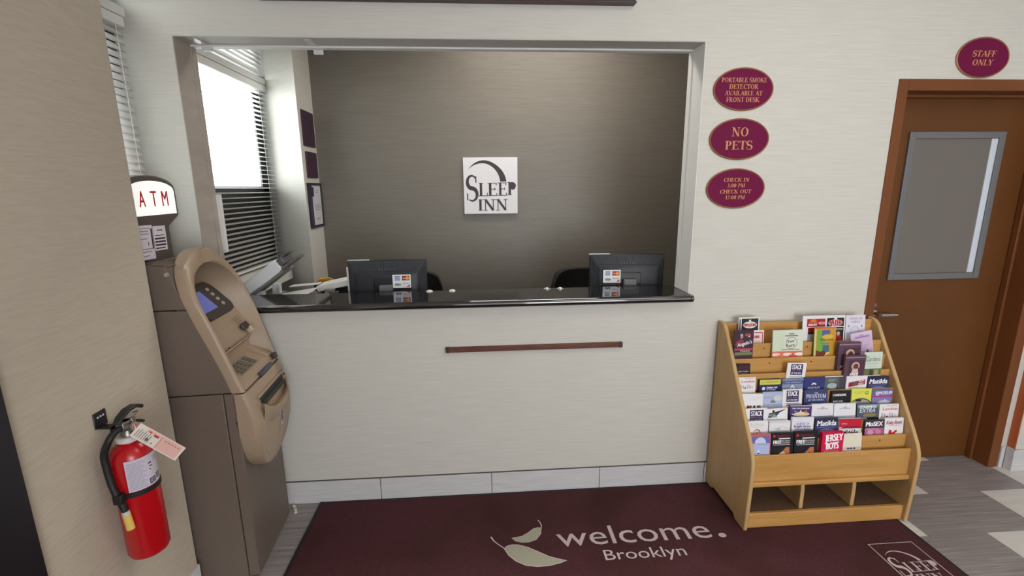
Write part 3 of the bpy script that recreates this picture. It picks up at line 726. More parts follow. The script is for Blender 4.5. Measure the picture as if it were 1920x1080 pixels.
p = Print(); p.strip([(.019, -.357), (.032, -.385), (.055, -.412), (.083, -.440)], [.009, .006, .005, .005], (0, 0, 0)); p.strip([(.262, -.257), (.271, -.274), (.276, -.295), (.272, -.318)], [.006, .005, .005, .005], (0, 0, 0))
p.strip(big+[big[0]], .0045, (0, 0, 0)); p.strip(small+[small[0]], .003, (0, 0, 0))
p.build('leaf_stem', mt, (0, 0, zt), (1, 0, 0), (0, 1, 0), (0, 0, 1), mat_letter)
p = Print(); bx0, bx1, by1, by0 = 1.805, 2.022, -.551, -.80
p.strip([(bx0, by0), (bx0, by1), (bx1, by1), (bx1, by0), (bx0, by0)], .0055, (0, 0, 0))
pp = Print(); logo(pp, .218, .232, (0, 0, 0), .6); k = len(p.v); p.v += [(a+bx0-.002, b+by0+.004, c+p.h) for a, b, c in pp.v]; p.f += [tuple(i+k for i in g) for g in pp.f]; p.c += pp.c
p.build('logo_print', mt, (0, 0, zt), (1, 0, 0), (0, 1, 0), (0, 0, 1), mat_letter)

# ================================================================== CASH MACHINE (local: x outward, y along width, z up)
AT = thing('cash_machine', 'brown bronze cash machine with lit ATM sign standing by the window bay', 'cash machine', (-1.012, -.504, 0), math.radians(4.2))
AR = Matrix.Rotation(math.radians(4.2), 4, 'Z'); AM = Matrix.Translation((-1.012, -.504, 0)) @ AR
AWD = .42
def BP(z): return lerp_tab([(.935, -.072), (1.035, -.058), (1.055, -.060), (1.141, -.118), (1.189, -.155), (1.233, -.19), (1.286, -.255), (1.40, -.29)], z)
def BK(z): return lerp_tab([(.6, -.005), (.869, -.006), (.952, -.028), (1.056, -.064), (1.168, -.106), (1.277, -.142), (1.361, -.168), (1.444, -.195)], z)
def NF(z): return lerp_tab([(.46, .045), (.50, .055), (.55, .063), (.60, .070), (.68, .074), (.75, .069), (.82, .055), (.87, .039), (.92, .020), (.98, .002), (1.042, -.017), (1.11, -.038), (1.18, -.062), (1.27, -.094), (1.35, -.122), (1.445, -.150)], z)
# lower and upper cabinet
def side_prism(m_, pts, y0, y1): m_.prism([(a, y0, b) for a, b in pts], (0, y1-y0, 0)); return m_
side_prism(MB(), [(-.44, 0), (-.047, 0), (-.047, .871), (-.44, .871)], 0, AWD).build('lower_cabinet', atm_body, AT, bevel=.004, local=True)
MB().box((-.044, 0, .006), (0, AWD, .871)).build('safe_door', atm_body, AT, bevel=.004, local=True)
zs = [.8765, .93, .99, 1.056, 1.112, 1.168, 1.227]
um = MB(); side_prism(um, [(-.44, .8765), (-.092, .8765), (-.092, 1.0)]+[(min(BP(z), BK(z))-.016, z) for z in zs[3:]]+[(-.44, 1.227)], .018, AWD-.018)
for a_ in (0, AWD-.005): side_prism(um, [(-.44, .8765)]+[(BK(z)-.004, z) for z in zs]+[(-.44, 1.227)], a_, a_+.005)
um.build('upper_cabinet', atm_body, AT, bevel=.003, local=True)
zs = [1.2325, 1.277, 1.32, 1.361, 1.40]
um = MB(); side_prism(um, [(-.44, 1.2325)]+[(BP(z)-.016, z) for z in zs]+[(-.32, 1.392), (-.44, 1.36)], .018, AWD-.018)
for a_ in (0, AWD-.005): side_prism(um, [(-.44, 1.2325)]+[(BK(z)-.004, z) for z in zs]+[(-.24, 1.408), (-.32, 1.392), (-.44, 1.36)], a_, a_+.005)
side_prism(um, [(-.32, 1.386), (-.18, 1.398), (-.18, 1.404), (-.24, 1.408), (-.32, 1.393)], .018, AWD-.018)
um.build('top_hood', atm_body, AT, bevel=.004, local=True)
MB().lathe([(.008, -.003), (.01, 0), (.008, .004)], (-.180, -.001, 1.372), 'y', 14).build('side_bolt', chrome, AT, local=True, smooth=40)
MB().lathe([(.004, -.0), (.004, .003)], (-.006, -.001, .745), 'y', 12).build('door_pin', chrome, AT, local=True)
# fascia outline
ZB0, ZB1, ZT1, ZT0 = .465, .70, 1.235, 1.447
def half(z, ins=0):
    a, zb, zt = AWD/2-ins+EXT(z)/2, ZB0+ins, ZT0-ins*1.2
    if z <= zb or z >= zt: return 0
    if z < ZB1: q = (ZB1-z)/(ZB1-zb); return a*(1-q**2.3)**(1/2.3)
    if z > ZT1: q = (z-ZT1)/(zt-ZT1); return a*(1-q**2.2)**(1/2.2)
    return a
def zrows(za, zb, n, ease0=False, ease1=False):
    out = []
    for i in range(n+1):
        s = i/n
        if ease0 and ease1: s = (1-math.cos(math.pi*s))/2
        elif ease0: s = 1-math.cos(math.pi*s/2)
        elif ease1: s = math.sin(math.pi*s/2)
        out.append(za+(zb-za)*s)
    return out
yc = AWD/2
def EXT(z): return .022*max(0, min(1, (z-.90)/.25))
def YC(z): return yc+EXT(z)/2
zz_ = [1.2325+(1.404-1.2325)*i/24 for i in range(25)]
for far in (0, 1):
    v_ = []
    for z in zz_:
        e_ = (YC(z)+half(z)-.02) if far else (YC(z)-half(z)+.02)
        a_ = AWD-.001 if far else .001
        v_ += [(BK(z)-.007, a_, z), (BK(z)-.007, max(e_, a_) if not far else min(e_, a_), z)]
    hf = MB(); hf.add(v_, [(2*i, 2*i+1, 2*i+3, 2*i+2) for i in range(24)])
    hf.build('hood_front', atm_body, AT, local=True, smooth=40)
def fascia(name, za, zb, inner, m_):
    """shell between heights za..zb; inner=None means closed face, else the rim width around a recess"""
    mb = MB(); zs = zrows(za, zb, 44, za <= ZB0+.001, zb >= ZT0-.001)
    secs = []
    for z in zs:
        hw = half(z); n = NF(z); bk = min(BK(z)-.004, n-.03)
        if inner is None:
            ring = [(-hw, bk), (-hw, n-.022), (-hw*.985, n-.009), (-hw*.95+0, n-.002), (-hw*.88, n), (0, n+.003), (hw*.88, n), (hw*.95, n-.002), (hw*.985, n-.009), (hw, n-.022), (hw, bk)]
            secs.append([(b_, YC(z)+a, z) for a, b_ in ring])
        else:
            hi = half(z, INF(z))
            ring = []
            for s in (-1, 1):
                q = [(hw, bk), (hw, n-.014), (hw-(hw-hi)*.14, n-.005), (hw-(hw-hi)*.38, n), (hw-(hw-hi)*.72, n), (hi, n-.008)]
                ring.append([(b_, YC(z)+s*a, z) for a, b_ in q])
            secs.append(ring)
    if inner is None:
        k = len(secs[0]); v = sum(secs, []); f = [(j*k+i, j*k+i+1, (j+1)*k+i+1, (j+1)*k+i) for j in range(len(secs)-1) for i in range(k-1)]
        f.append(tuple(range(k))); f.append(tuple((len(secs)-1)*k+i for i in range(k-1, -1, -1))); f += [(j*k, (j+1)*k, (j+1)*k+k-1, j*k+k-1) for j in range(len(secs)-1)]
        mb.add(v, f)
    else:
        for s in (0, 1):
            R = [q[s] for q in secs]; k = len(R[0]); v = sum(R, [])
            mb.add(v, [(j*k+i, j*k+i+1, (j+1)*k+i+1, (j+1)*k+i) for j in range(len(R)-1) for i in range(k-1)])
    bm = bmesh.new()
    o = mb.build(name, m_, AT, local=True)
    bm.from_mesh(o.data); bmesh.ops.remove_doubles(bm, verts=bm.verts, dist=.0004); bmesh.ops.recalc_face_normals(bm, faces=bm.faces); bm.to_mesh(o.data); bm.free()
    o.data.shade_smooth(); o.data.set_sharp_from_angle(angle=math.radians(48))
    return o
fascia('lower_fascia', ZB0, .8685, None, atm_face)
INS = .019
def INF(z): return .019+.034*max(0, min(1, (z-1.20)/.17))**1.5
fascia('upper_rim', .874, ZT0, INS, atm_face)
# recess walls and back panel
rw = MB(); zs = zrows(.874, ZT0-.053*1.2-.0003, 40, False, True); L_, R_, Lb, Rb = [], [], [], []
for z in zs:
    hi = half(z, INF(z)); n = NF(z)-.010; b_ = min(BP(z), n-.01) if z > .95 else n-.06
    if z < 1.0: b_ = -.075
    L_.append((n+.002, YC(z)-hi, z)); Lb.append((b_, yc-hi*.90, z)); R_.append((n+.002, YC(z)+hi, z)); Rb.append((b_, yc+hi*.90, z))
k = len(zs)
rw.add(L_+Lb, [(i, i+1, k+i+1, k+i) for i in range(k-1)]).add(R_+Rb, [(i, i+1, k+i+1, k+i) for i in range(k-1)])
rw.build('recess_wall', atm_face, AT, local=True, smooth=50)
bp = MB(); zs2 = [z for z in zs if z > .93]; v = []
for z in zs2:
    hi = half(z, INF(z))*.90; b_ = min(BP(z), NF(z)-.02) if z > 1.0 else -.075
    v += [(b_, yc-hi, z), (b_, yc+hi, z)]
bp.add(v, [(2*i, 2*i+1, 2*i+3, 2*i+2) for i in range(len(zs2)-1)]); bp.build('back_panel', atm_face, AT, local=True, smooth=25)
hi = AWD/2-INS-.006
# keypad shelf sloping down to the front, with its step at the far side
sh = MB(); sh.prism([(-.078, yc-hi, .944), (.012, yc-hi, .905), (.036, yc-hi, .874), (-.078, yc-hi, .874)], (0, 2*hi, 0)); sh.build('keypad_shelf', atm_face, AT, local=True, bevel=.004)
sh = MB(); sh.prism([(-.078, yc+hi-.05, .962), (.014, yc+hi-.05, .916), (.014, yc+hi-.05, .90), (-.078, yc+hi-.05, .93)], (0, .05, 0)); sh.build('shelf_step', atm_face, AT, local=True, bevel=.003)
# local frame of the shelf
sd = Vector((.090, 0, -.039)).normalized(); sn = Vector((.039, 0, .090)).normalized()
def onshelf(a, y, h): return Vector((-.070, y, .9405))+sd*a+sn*h
def shelfbox(m_, a0, a1, y0, y1, h0, h1):
    P = [onshelf(a, y, h) for h in (h0, h1) for a, y in ((a0, y0), (a1, y0), (a1, y1), (a0, y1))]
    return m_.add(P, [(3, 2, 1, 0), (4, 5, 6, 7), (0, 1, 5, 4), (1, 2, 6, 5), (2, 3, 7, 6), (3, 0, 4, 7)])
shelfbox(MB(), .006, .074, .095, .275, 0, .003).build('keypad_plate', mat('keypad_bronze', (150, 132, 112), .4), AT, local=True)
keym = mat('key_grey', (92, 88, 82), .4)
pad = bpy.data.objects['keypad_plate']
for r_ in range(4):
    for c_ in range(4):
        y = .105+.04*c_+(.008 if c_ == 3 else 0); a = .010+.0158*r_
        shelfbox(MB(), a, a+.0115, y, y+.030, .003, .0065).build('key', keym, pad, local=True)
        if c_ < 3:
            q = Print(); ch = {(3, 0): '', (3, 1): '0', (3, 2): ''}.get((r_, c_), str(r_*3+c_+1))
            if ch: q.text(ch, 0, -.0035, .007, (206, 200, 190)); 
            if ch:
                o3 = AM @ onshelf(a+.0058, y+.015, .0067); q.build('key_digit', pad, o3, (AR @ Vector((0, 1, 0))), (AR @ -sd), (AR @ sn))
# front lip below the shelf: receipt slot and card light
MB().box((.028, .17, .874), (.046, .305, .893), Matrix.Rotation(math.radians(-14), 3, 'Y')).build('receipt_slot', mat('slot_blue_grey', (64, 68, 82), .25), AT, local=True, bevel=.002)
MB().box((.020, .365, .885), (.040, .392, .912), Matrix.Rotation(math.radians(-14), 3, 'Y')).build('headphone_jack', atm_dark, AT, local=True, bevel=.003)
MB().lathe([(.004, 0), (.004, .003)], (.033, .335, .897), 'x', 10).build('jack_dot', blackplastic, AT, local=True)
# black joint between upper and lower fascia
sj = MB(); yy = [yc+(AWD/2-.006)*(-1+2*i/20) for i in range(21)]
MB().box((-.004, .004, .8683), (NF(.871)-.006, AWD-.004, .8742)).build('joint', mat('joint_black', (18, 16, 15), .6), AT, local=True)
# screen unit on the back panel
a0, a1 = Vector((BP(1.135), 0, 1.135)), Vector((BP(1.285), 0, 1.285)); pd = (a1-a0).normalized(); pn = Vector((pd.z, 0, -pd.x)); 
def onback(y, s, h): return a0+pd*s+pn*h+Vector((0, y, 0))
def backpoly(m_, pts, h0, h1):
    P = [onback(y, s, h0) for y, s in pts]; return m_.prism(P, pn*(h1-h0))
rr = []
for cx_, cy_, q0 in ((.335, .055, -90), (.335, .135, 0), (.16, .135, 90), (.16, .055, 180)):
    R_x = .045
    for i in range(7):
        a = math.radians(q0+15*i); rr.append((cx_+(R_x if cx_ > .2 else .055)*math.cos(a), cy_+.048*math.sin(a)))
bez = backpoly(MB(), rr, .0, .016).build('screen_bezel', atm_dark, AT, local=True, bevel=.003)
backpoly(MB(), [(.135, .045), (.255, .045), (.255, .145), (.135, .145)], .0162, .0172).build('screen', screen_blue, AT, local=True)
for i in range(4):
    c = onback(.315, .052+.029*i, .016); MB().tube([c, c+pn*.005], [.0095, .008], 14).build('function_key', mat('key_pale', (168, 160, 148), .35), AT, local=True, smooth=40)
# card slot and its print
cs = a0+pd*(-.075)
def lowback(y, s, h): return Vector((-.0585, y, 1.045))+Vector((-.02, 0, .03)).normalized()*s+Vector((.03, 0, .02)).normalized()*h
P = [lowback(y, s, h) for h in (.012, .022) for y, s in ((.285, .005), (.345, .005), (.345, .04), (.285, .04))]
MB().add(P, [(3, 2, 1, 0), (4, 5, 6, 7), (0, 1, 5, 4), (1, 2, 6, 5), (2, 3, 7, 6), (3, 0, 4, 7)]).build('card_slot', atm_dark, AT, local=True, bevel=.003)
P = [lowback(y, s, h) for h in (.0, .028) for y, s in ((.322, -.02), (.352, -.02), (.352, .012), (.322, .012))]
MB().add(P, [(3, 2, 1, 0), (4, 5, 6, 7), (0, 1, 5, 4), (1, 2, 6, 5), (2, 3, 7, 6), (3, 0, 4, 7)]).build('card_guide', mat('guide_bronze', (186, 164, 140), .3), AT, local=True, bevel=.006)
q = Print()
for i in range(3): q.rect(-.03+.006*i, -.012*i, .03, -.012*i+.003, (120, 104, 88))
o3 = AM @ lowback(.30, .075, .016); q.build('card_print', AT, o3, AR @ Vector((0, 1, 0)), AR @ Vector((-.02, 0, .03)).normalized(), AR @ Vector((.03, 0, .02)).normalized())
MB().lathe([(.004, 0), (.003, .004)], (-.052, .12, 1.03), 'x', 10).build('status_dot', atm_dark, AT, local=True)
MB().prism([(-.070, .075, 1.012), (-.050, .075, 1.024), (-.045, .075, 1.018), (-.070, .075, 1.004)], (0, .235, 0)).build('panel_ledge', atm_face, AT, local=True, bevel=.003)
# cash tray
dm = MB(); 
dm.box((.046, .085, .742), (NF(.79)+.006, .355, .815)); dm.build('dispenser_mouth', mat('mouth_black', (24, 24, 24), .5), AT, local=True, bevel=.004)
fr = MB(); n = .070
fr.box((.05, .065, .815), (NF(.82)+.012, .375, .828)); fr.build('dispenser_lip', atm_face, AT, local=True, bevel=.004)
MB().box((.055, .09, .775), (.079, .35, .79), Matrix.Rotation(math.radians(12), 3, 'Y')).build('dispenser_shutter', mat('shutter_green', (54, 62, 54), .3), AT, local=True)
# curved scoop lip of the tray
v, f = [], []; ny = 18
for i in range(ny+1):
    s = -1+2*i/ny; y = .22+.15*s; zt_ = .768-.022*(1-abs(s)**4)+.024*abs(s)**5; zb_ = .655+.06*abs(s)**2.2; out = .034*(1-abs(s)**2.4)
    nb = NF(zb_)+.001; v += [(nb, y, zb_), (NF(.70)+.006+out*.8, y, zb_+(zt_-zb_)*.5), (NF(.74)+.010+out, y, zt_), (NF(.74)+.002+out, y, zt_+.002), (.05, y, .705)]
k = 5
for i in range(ny):
    for j in range(k-1): f.append((i*k+j, i*k+j+1, (i+1)*k+j+1, (i+1)*k+j))
MB().add(v, f).build('cash_scoop', atm_face, AT, local=True, smooth=60)
MB().lathe([(.005, 0), (.005, .004)], (NF(.80)+.003, .385, .80), 'x', 12).build('fascia_screw', atm_dark, AT, local=True)
# bottom panel line on the lower face
q = Print(); pts = []
for i in range(25):
    a = math.radians(200+140*i/24); pts.append((.21+.16*math.cos(a), .62+.115*math.sin(a)))
st = Print(); W_, H_ = .036, .085; st.rect(0, 0, W_, H_, (214, 206, 226))
for i, (b0, c_) in enumerate(((.9, (60, 46, 70)), (.72, (40, 32, 44)), (.58, (96, 70, 130)), (.44, (40, 32, 44)), (.30, (40, 32, 44)), (.14, (150, 140, 180)))): st.rect(W_*(.1+.08*(i % 2)), H_*b0-.006, W_*(.75+.1*(i % 3)), H_*b0+.004, c_)
tl = Vector((NF(.60)-NF(.69), 0, .60-.69)).normalized()*-1
o3 = AM @ Vector((NF(.60)+.0045, .245, .600)); st.build('fascia_sticker', AT, o3, AR @ Vector((-.0, 1, .0)), AR @ tl, AR @ Vector((1, 0, 0)))
MB().tube([(NF(z)+.001, .215, z) for z in (.66, .64, .60, .56, .53)], [.004, .006, .005, .003, .001], 8).build('centre_rib', atm_face, AT, local=True, smooth=60)
rl = MB(); rl.tube([(NF(z)-.001, y, z) for y, z in pts], .0022, 6); rl.build('panel_line', mat('line_bronze', (140, 120, 100), .5), AT, local=True, smooth=60)
# lit sign on its neck
sg = MB(); hw = .177
def signpts(ins=0):
    w = hw-ins; P = [(.5*AWD-.088+ins, 1.40), (.5*AWD+.088-ins, 1.40), (.5*AWD+.088-ins, 1.535), (.5*AWD+w, 1.578), (.5*AWD+w, 1.69)]
    for i in range(1, 12):
        a = math.pi*i/12; P.append((.5*AWD+w*math.cos(a)*.98, 1.695+.052*math.sin(a)))
    P += [(.5*AWD-w, 1.69), (.5*AWD-w, 1.578), (.5*AWD-.088+ins, 1.535)]
    return P
MB().prism([(-.375, y, z) for y, z in signpts()], (.075, 0, 0)).build('sign_housing', mat('sign_brown', (88, 77, 72), .4), AT, local=True, bevel=.006)
fp = [(yc-hw+.018, 1.588), (yc+hw-.018, 1.588), (yc+hw-.018, 1.682)]+[(yc+(hw-.018)*math.cos(math.pi*i/14), 1.685+.040*math.sin(math.pi*i/14)) for i in range(1, 14)]+[(yc-hw+.018, 1.682)]
sf = MB().prism([(-.3015, y, z) for y, z in fp], (.003, 0, 0)).build('sign_face', lit_white, AT, local=True)
q = Print(); 
for ch, u_ in (('A', .135), ('T', .215), ('M', .292)): q.text(ch, u_, 0, .066, (196, 22, 46), .040 if ch != 'M' else .043, fat=.0014)
q.build('sign_lettering', AT, AM @ Vector((-.2983, 0, 1.6225)), AR @ Vector((0, 1, 0)), (0, 0, 1), AR @ Vector((1, 0, 0)))
MB().box((-.40, .10, 1.36), (-.28, .32, 1.405)).build('sign_foot', atm_body, AT, local=True, bevel=.006)
# notices taped on the sign neck
def notice(label, y, z, w, h, rows, rot, bold=None, depth=0):
    t = thing('notice_sheet', label, 'notice', AM @ Vector((-.3, y, z)), math.radians(4.2), 'notices on the cash machine sign')
    p = Print(); p.rect(0, 0, w, h, (222, 214, 224))
    for v0, a, b_, hh, c in rows: p.rect(w*a, h*v0, w*b_, h*(v0+hh), c)
    if bold: p.text(bold, w*.72, h*.42, h*.1, (40, 34, 44))
    ca, sa = math.cos(math.radians(rot)), math.sin(math.radians(rot))
    p.build('sheet', t, AM @ Vector((-.2985+depth, y, z)), AR @ Vector((0, ca, sa)), AR @ Vector((0, -sa, ca)), AR @ Vector((1, 0, 0)))
g_ = (120, 110, 124); d_ = (62, 52, 62)
notice('white notice on the cash machine sign neck, left one partly behind the wall', .03, 1.42, .135, .135, [(.9, .2, .9, .02, g_), (.82, .1, .8, .02, g_), (.74, .1, .8, .02, g_), (.6, .2, .7, .02, g_), (.3, .1, .9, .02, g_), (.22, .1, .85, .02, g_), (.1, .3, .7, .02, g_), (.3, .9, .97, .6, d_)], -2, '$', .0)
notice('white notice on the cash machine sign neck, right one with bold lines', .168, 1.445, .088, .10, [(.8, .3, .75, .05, g_), (.6, .1, .85, .03, d_), (.45, .06, .9, .07, d_), (.32, .06, .9, .07, d_), (.19, .06, .9, .07, d_), (.07, .06, .8, .05, d_)], -2, None, .0006)

# ================================================================== FIRE EXTINGUISHER
EX, EY = -1.166, -.872; ER = .060
ex = thing('fire_extinguisher', 'red fire extinguisher hung on the side wall, with black hose', 'fire extinguisher', (EX, EY, .475))
prof = [(.046, .472), (.054, .474), (ER, .486), (ER, .82)]+[(ER*math.cos(math.radians(a))**.8, .82+.065*math.sin(math.radians(a))) for a in (15, 30, 45, 60, 70)]+[(.022, .89), (.02, .895)]
MB().lathe(prof, (EX, EY, 0), 'z', 40).build('cylinder', red_paint, ex, smooth=40)
MB().lathe([(.030, .886), (.034, .888), (.034, .900), (.030, .904)], (EX, EY, 0), 'z', 28).build('collar', mat('collar_white', (214, 208, 206), .5), ex, smooth=40)
MB().lathe([(.019, .90), (.019, .915), (.015, .92), (.015, .955)], (EX, EY, 0), 'z', 20).box((EX-.012, EY-.028, .925), (EX+.012, EY+.03, .955)).build('valve', steel, ex, bevel=.002)
lv = MB()
def arch(path, w, th):
    m_ = MB(); L = []
    for i, (y, z) in enumerate(path):
        a = path[max(i-1, 0)]; b_ = path[min(i+1, len(path)-1)]; dy, dz = b_[0]-a[0], b_[1]-a[1]; l = math.hypot(dy, dz); ny_, nz_ = -dz/l, dy/l
        ww = w[i] if isinstance(w, list) else w
        L.append([(EX-ww, y, z), (EX+ww, y, z), (EX+ww, y+ny_*th, z+nz_*th), (EX-ww, y+ny_*th, z+nz_*th)])
    v = sum(L, []); f = [(0, 1, 2, 3), tuple(4*(len(path)-1)+i for i in (3, 2, 1, 0))]
    for i in range(len(path)-1):
        for j in range(4): a = i*4; f.append((a+j, a+(j+1) % 4, a+4+(j+1) % 4, a+4+j))
    return m_.add(v, f)
arch([(EY-.036, .955), (EY-.018, .968), (EY+.012, .980), (EY+.046, .980), (EY+.066, .970), (EY+.074, .962)], [.010, .013, .014, .014, .012, .008], .010).build('squeeze_lever', mat('lever_black', (38, 40, 38), .5), ex, bevel=.003)
arch([(EY-.005, .945), (EY+.025, .936), (EY+.05, .925), (EY+.07, .912)], [.011, .012, .012, .009], .008).build('carry_handle', mat('lever_black', (38, 40, 38), .5), ex, bevel=.003)
MB().tube([(EX+.012, EY-.005, .968), (EX+.03, EY+.004, .972), (EX+.03, EY+.02, .978), (EX+.012, EY+.022, .972)], .002, 8).build('pin_ring', steel, ex, smooth=60)
MB().lathe([(.016, 0), (.017, .004), (.017, .013), (.014, .015)], (EX+.012, EY-.002, .934), 'x', 24).build('gauge', steel, ex, smooth=40)
p = Print(); p.ell(0, 0, .0135, .0135, (196, 150, 142)); p.ell(0, 0, .009, .009, (176, 120, 116)); p.build('gauge_dial', ex, (EX+.0275, EY-.002, .934), (0, 1, 0), (0, 0, 1), (1, 0, 0))
def onc(a, z, r): return (EX+r*math.cos(math.radians(a)), EY+r*math.sin(math.radians(a)), z)
# side toward camera-left is about -80..-60 deg
hs = [(EX, EY-.02, .938), (EX-.004, EY-.045, .936), (EX-.012, EY-.064, .915)]+[onc(a, z, ER+.012) for a, z in ((-118, .87), (-118, .82), (-112, .77), (-104, .735), (-97, .71), (-91, .69), (-88, .672))]
def smooth_path(P, n=6):
    P = [Vector(p) for p in P]; out = []
    for i in range(len(P)-1):
        a, b_, c, d = P[max(i-1, 0)], P[i], P[i+1], P[min(i+2, len(P)-1)]
        for k in range(n):
            t = k/n; out.append(.5*((2*b_)+(c-a)*t+(2*a-5*b_+4*c-d)*t*t+(-a+3*b_-3*c+d)*t**3))
    return out+[P[-1]]
MB().tube(smooth_path(hs), .0105, 12).build('hose', blackrubber, ex, smooth=60)
MB().tube([onc(-88, .674, ER+.012), onc(-87, .660, ER+.012)], .0115, 14).build('nozzle_band', mat('band_white', (206, 200, 190), .5), ex, smooth=60)
MB().tube([onc(-87, .661, ER+.012), onc(-83, .608, ER+.012)], [.0118, .012], 14).build('nozzle_tip', yellow_tip, ex, smooth=60)
MB().lathe([(ER+.0005, .709), (ER+.004, .711), (ER+.004, .725), (ER+.0005, .727)], (EX, EY, 0), 'z', 40).build('strap', blackrubber, ex, smooth=40)
c = Vector(onc(-97, .718, ER+.01)); MB().box(c-Vector((.014, .014, .016)), c+Vector((.014, .014, .016))).build('strap_clip', blackrubber, ex, bevel=.004)
# label: curved print patch
def curved(name, a0, a1, z0, z1, items, parent):
    v, f, cs_ = [], [], []
    def patch(u0, u1, w0, w1, col, r):
        n = max(2, int((u1-u0)*26)); b = len(v)
        for i in range(n+1):
            a = a0+(a1-a0)*(u0+(u1-u0)*i/n); v.append(onc(a, z0+(z1-z0)*w0, r)); v.append(onc(a, z0+(z1-z0)*w1, r))
        for i in range(n): f.append((b+2*i, b+2*i+2, b+2*i+3, b+2*i+1)); cs_.append(col)
    for k, it in enumerate(items): patch(*it, ER+.0008+.00025*(k > 0)+.00001*k)
    inv = world_of(parent).inverted(); me = bpy.data.meshes.new(name); me.from_pydata([tuple(inv @ Vector(q)) for q in v], [], f)
    at = me.color_attributes.new('ink', 'FLOAT_COLOR', 'CORNER')
    for pgn, col in zip(me.polygons, cs_):
        for li in pgn.loop_indices: at.data[li].color = rgba(col)
    me.materials.append(ink); me.shade_smooth(); o = bpy.data.objects.new(name, me); COL.objects.link(o); o.parent = parent; return o
items = [(0, 1, 0, 1, (206, 198, 212))]+[(.04, .46-.05*(i % 3), .06+.052*i, .075+.052*i, (150, 142, 158)) for i in range(17)]
items += [(.53, .62, .70, .74, (40, 36, 44)), (.55, .64, .60, .63, (40, 36, 44)), (.54, .58, .5, .53, (60, 52, 60)), (.50, .68, .05, .23, (40, 36, 44)), (.525, .655, .08, .20, (206, 198, 212)), (.56, .63, .10, .18, (40, 36, 44)),
          (.71, .87, .10, .28, (40, 36, 44)), (.73, .85, .13, .25, (206, 198, 212)), (.75, .83, .15, .23, (40, 36, 44)), (.70, .95, .82, .86, (150, 130, 140)), (.70, .9, .74, .77, (150, 130, 140))]
curved('label', -76, 36, .729, .838, items, ex)
br = thing('wall_bracket', 'black metal hanger bracket screwed to the side wall above the extinguisher', 'bracket', (-1.235, EY, .97))
MB().box((-1.235, EY-.036, .942), (-1.230, EY+.014, .995)).build('plate', mat('bracket_black', (30, 24, 28), .4), br, bevel=.003)
MB().box((-1.231, EY-.03, .940), (-1.190, EY-.002, .947)).box((-1.196, EY-.03, .922), (-1.190, EY+.0, .946)).build('hook_arm', mat('bracket_black', (30, 24, 28), .4), br, bevel=.002)
for i in range(3): MB().lathe([(.004, 0), (.0033, .0012)], (-1.2299, EY-.022+.011*i, .978), 'x', 12).build('rivet', mat('rivet_pale', (190, 186, 188), .4), br)
tg_ = thing('inspection_tag', 'cream and pink paper inspection tag hanging from the extinguisher valve', 'tag', (EX+.03, EY-.01, .92))
p = Print(); Lw, Hh = .160, .046
p.rect(0, 0, Lw, Hh, (224, 212, 202)); p.rect(Lw*.5, Hh*.06, Lw*.96, Hh*.94, (222, 174, 164)); p.rect(Lw*.2, Hh*.72, Lw*.5, Hh*.94, (226, 178, 166))
for i in range(7): p.rect(Lw*(.06+.045*i), Hh*.12, Lw*(.075+.045*i), Hh*(.62+.1*(i % 2)), (120, 118, 112))
p.rect(Lw*.36, Hh*.66, Lw*.46, Hh*.8, (170, 60, 60)); p.rect(Lw*.24, Hh*.76, Lw*.3, Hh*.84, (180, 60, 60)); p.ell(Lw*.3, Hh*.3, .005, .005, (80, 96, 84)); p.ell(Lw*.42, Hh*.22, .003, .003, (150, 146, 140))
p.rect(Lw*.52, Hh*.08, Lw*.525, Hh*.9, (130, 100, 98))
for i in range(5): p.rect(Lw*(.60+.07*i), Hh*.7, Lw*(.64+.07*i), Hh*.76, (170, 110, 108))
tu = Vector((.125, -.003, -.092)).normalized(); tnn = Vector((1.1, -1.48, .78)); tv = tnn.cross(tu).normalized(); tnn = tu.cross(tv)
p.build('tag_paper', tg_, Vector((-1.133, -.882, .927))-tv*Hh*.5, tu, tv, tnn)
MB().tube([(EX+.010, EY+.012, .955), (EX+.03, EY-.006, .938), (EX+.036, EY-.010, .924)], .0012, 6).build('tag_tie', paper, tg_)

# ================================================================== BROCHURE RACK
Z0 = .0097
rk = thing('brochure_rack', 'stepped oak brochure rack standing on the mat against the cream wall', 'rack', (1.698, -.21, Z0))
RX0, RX1 = 1.267, 2.129; TH = .020
out = [(-.013, .005), (-.08, .005), (-.10, .022), (-.31, .022), (-.335, .0), (-.418, .0), (-.424, .12), (-.429, .27), (-.430, .35), (-.424, .385), (-.412, .42), (-.375, .485), (-.10, .915), (-.083, .943), (-.06, .962), (-.03, .968), (-.013, .968)]
for x in (RX0, RX1-TH):
    MB().prism([(x, y, z+Z0) for y, z in out], (TH, 0, 0)).build('side_panel', oak_side, rk, bevel=.005, seg=3)
IX0, IX1 = RX0+TH, RX1-TH
def TY(k): return -.39+.038*k
def TZ(k): return (.400, .457, .520, .587, .655, .742, .810, .877, .945)[k]
def TZ0(k): return .409+.0675*k
for k in range(8):
    zlo = .262 if k == 0 else TZ(k)-.09
    MB().box((IX0, TY(k), zlo), (IX1, TY(k)+.010, TZ(k))).build('pocket_board', oak, rk, bevel=.0025)
    MB().box((IX0, TY(k)+.010, TZ(k)-.072), (IX1, TY(k+1) if k < 7 else -.045, TZ(k)-.064)).build('pocket_floor', oak, rk)
MB().box((IX0, -.045, TZ(7)-.09), (IX1, -.033, .968)).build('back_board', oak, rk, bevel=.0025)
MB().box((IX0, -.030, .02), (IX1, -.018, .95)).build('rear_panel', oak_side, rk)
MB().box((IX0, -.405, .238), (IX1, -.03, .262)).build('shelf', oak, rk, bevel=.004)
MB().box((IX0, -.402, Z0+.001), (IX1, -.382, .090)).build('base_board', oak, rk, bevel=.004)
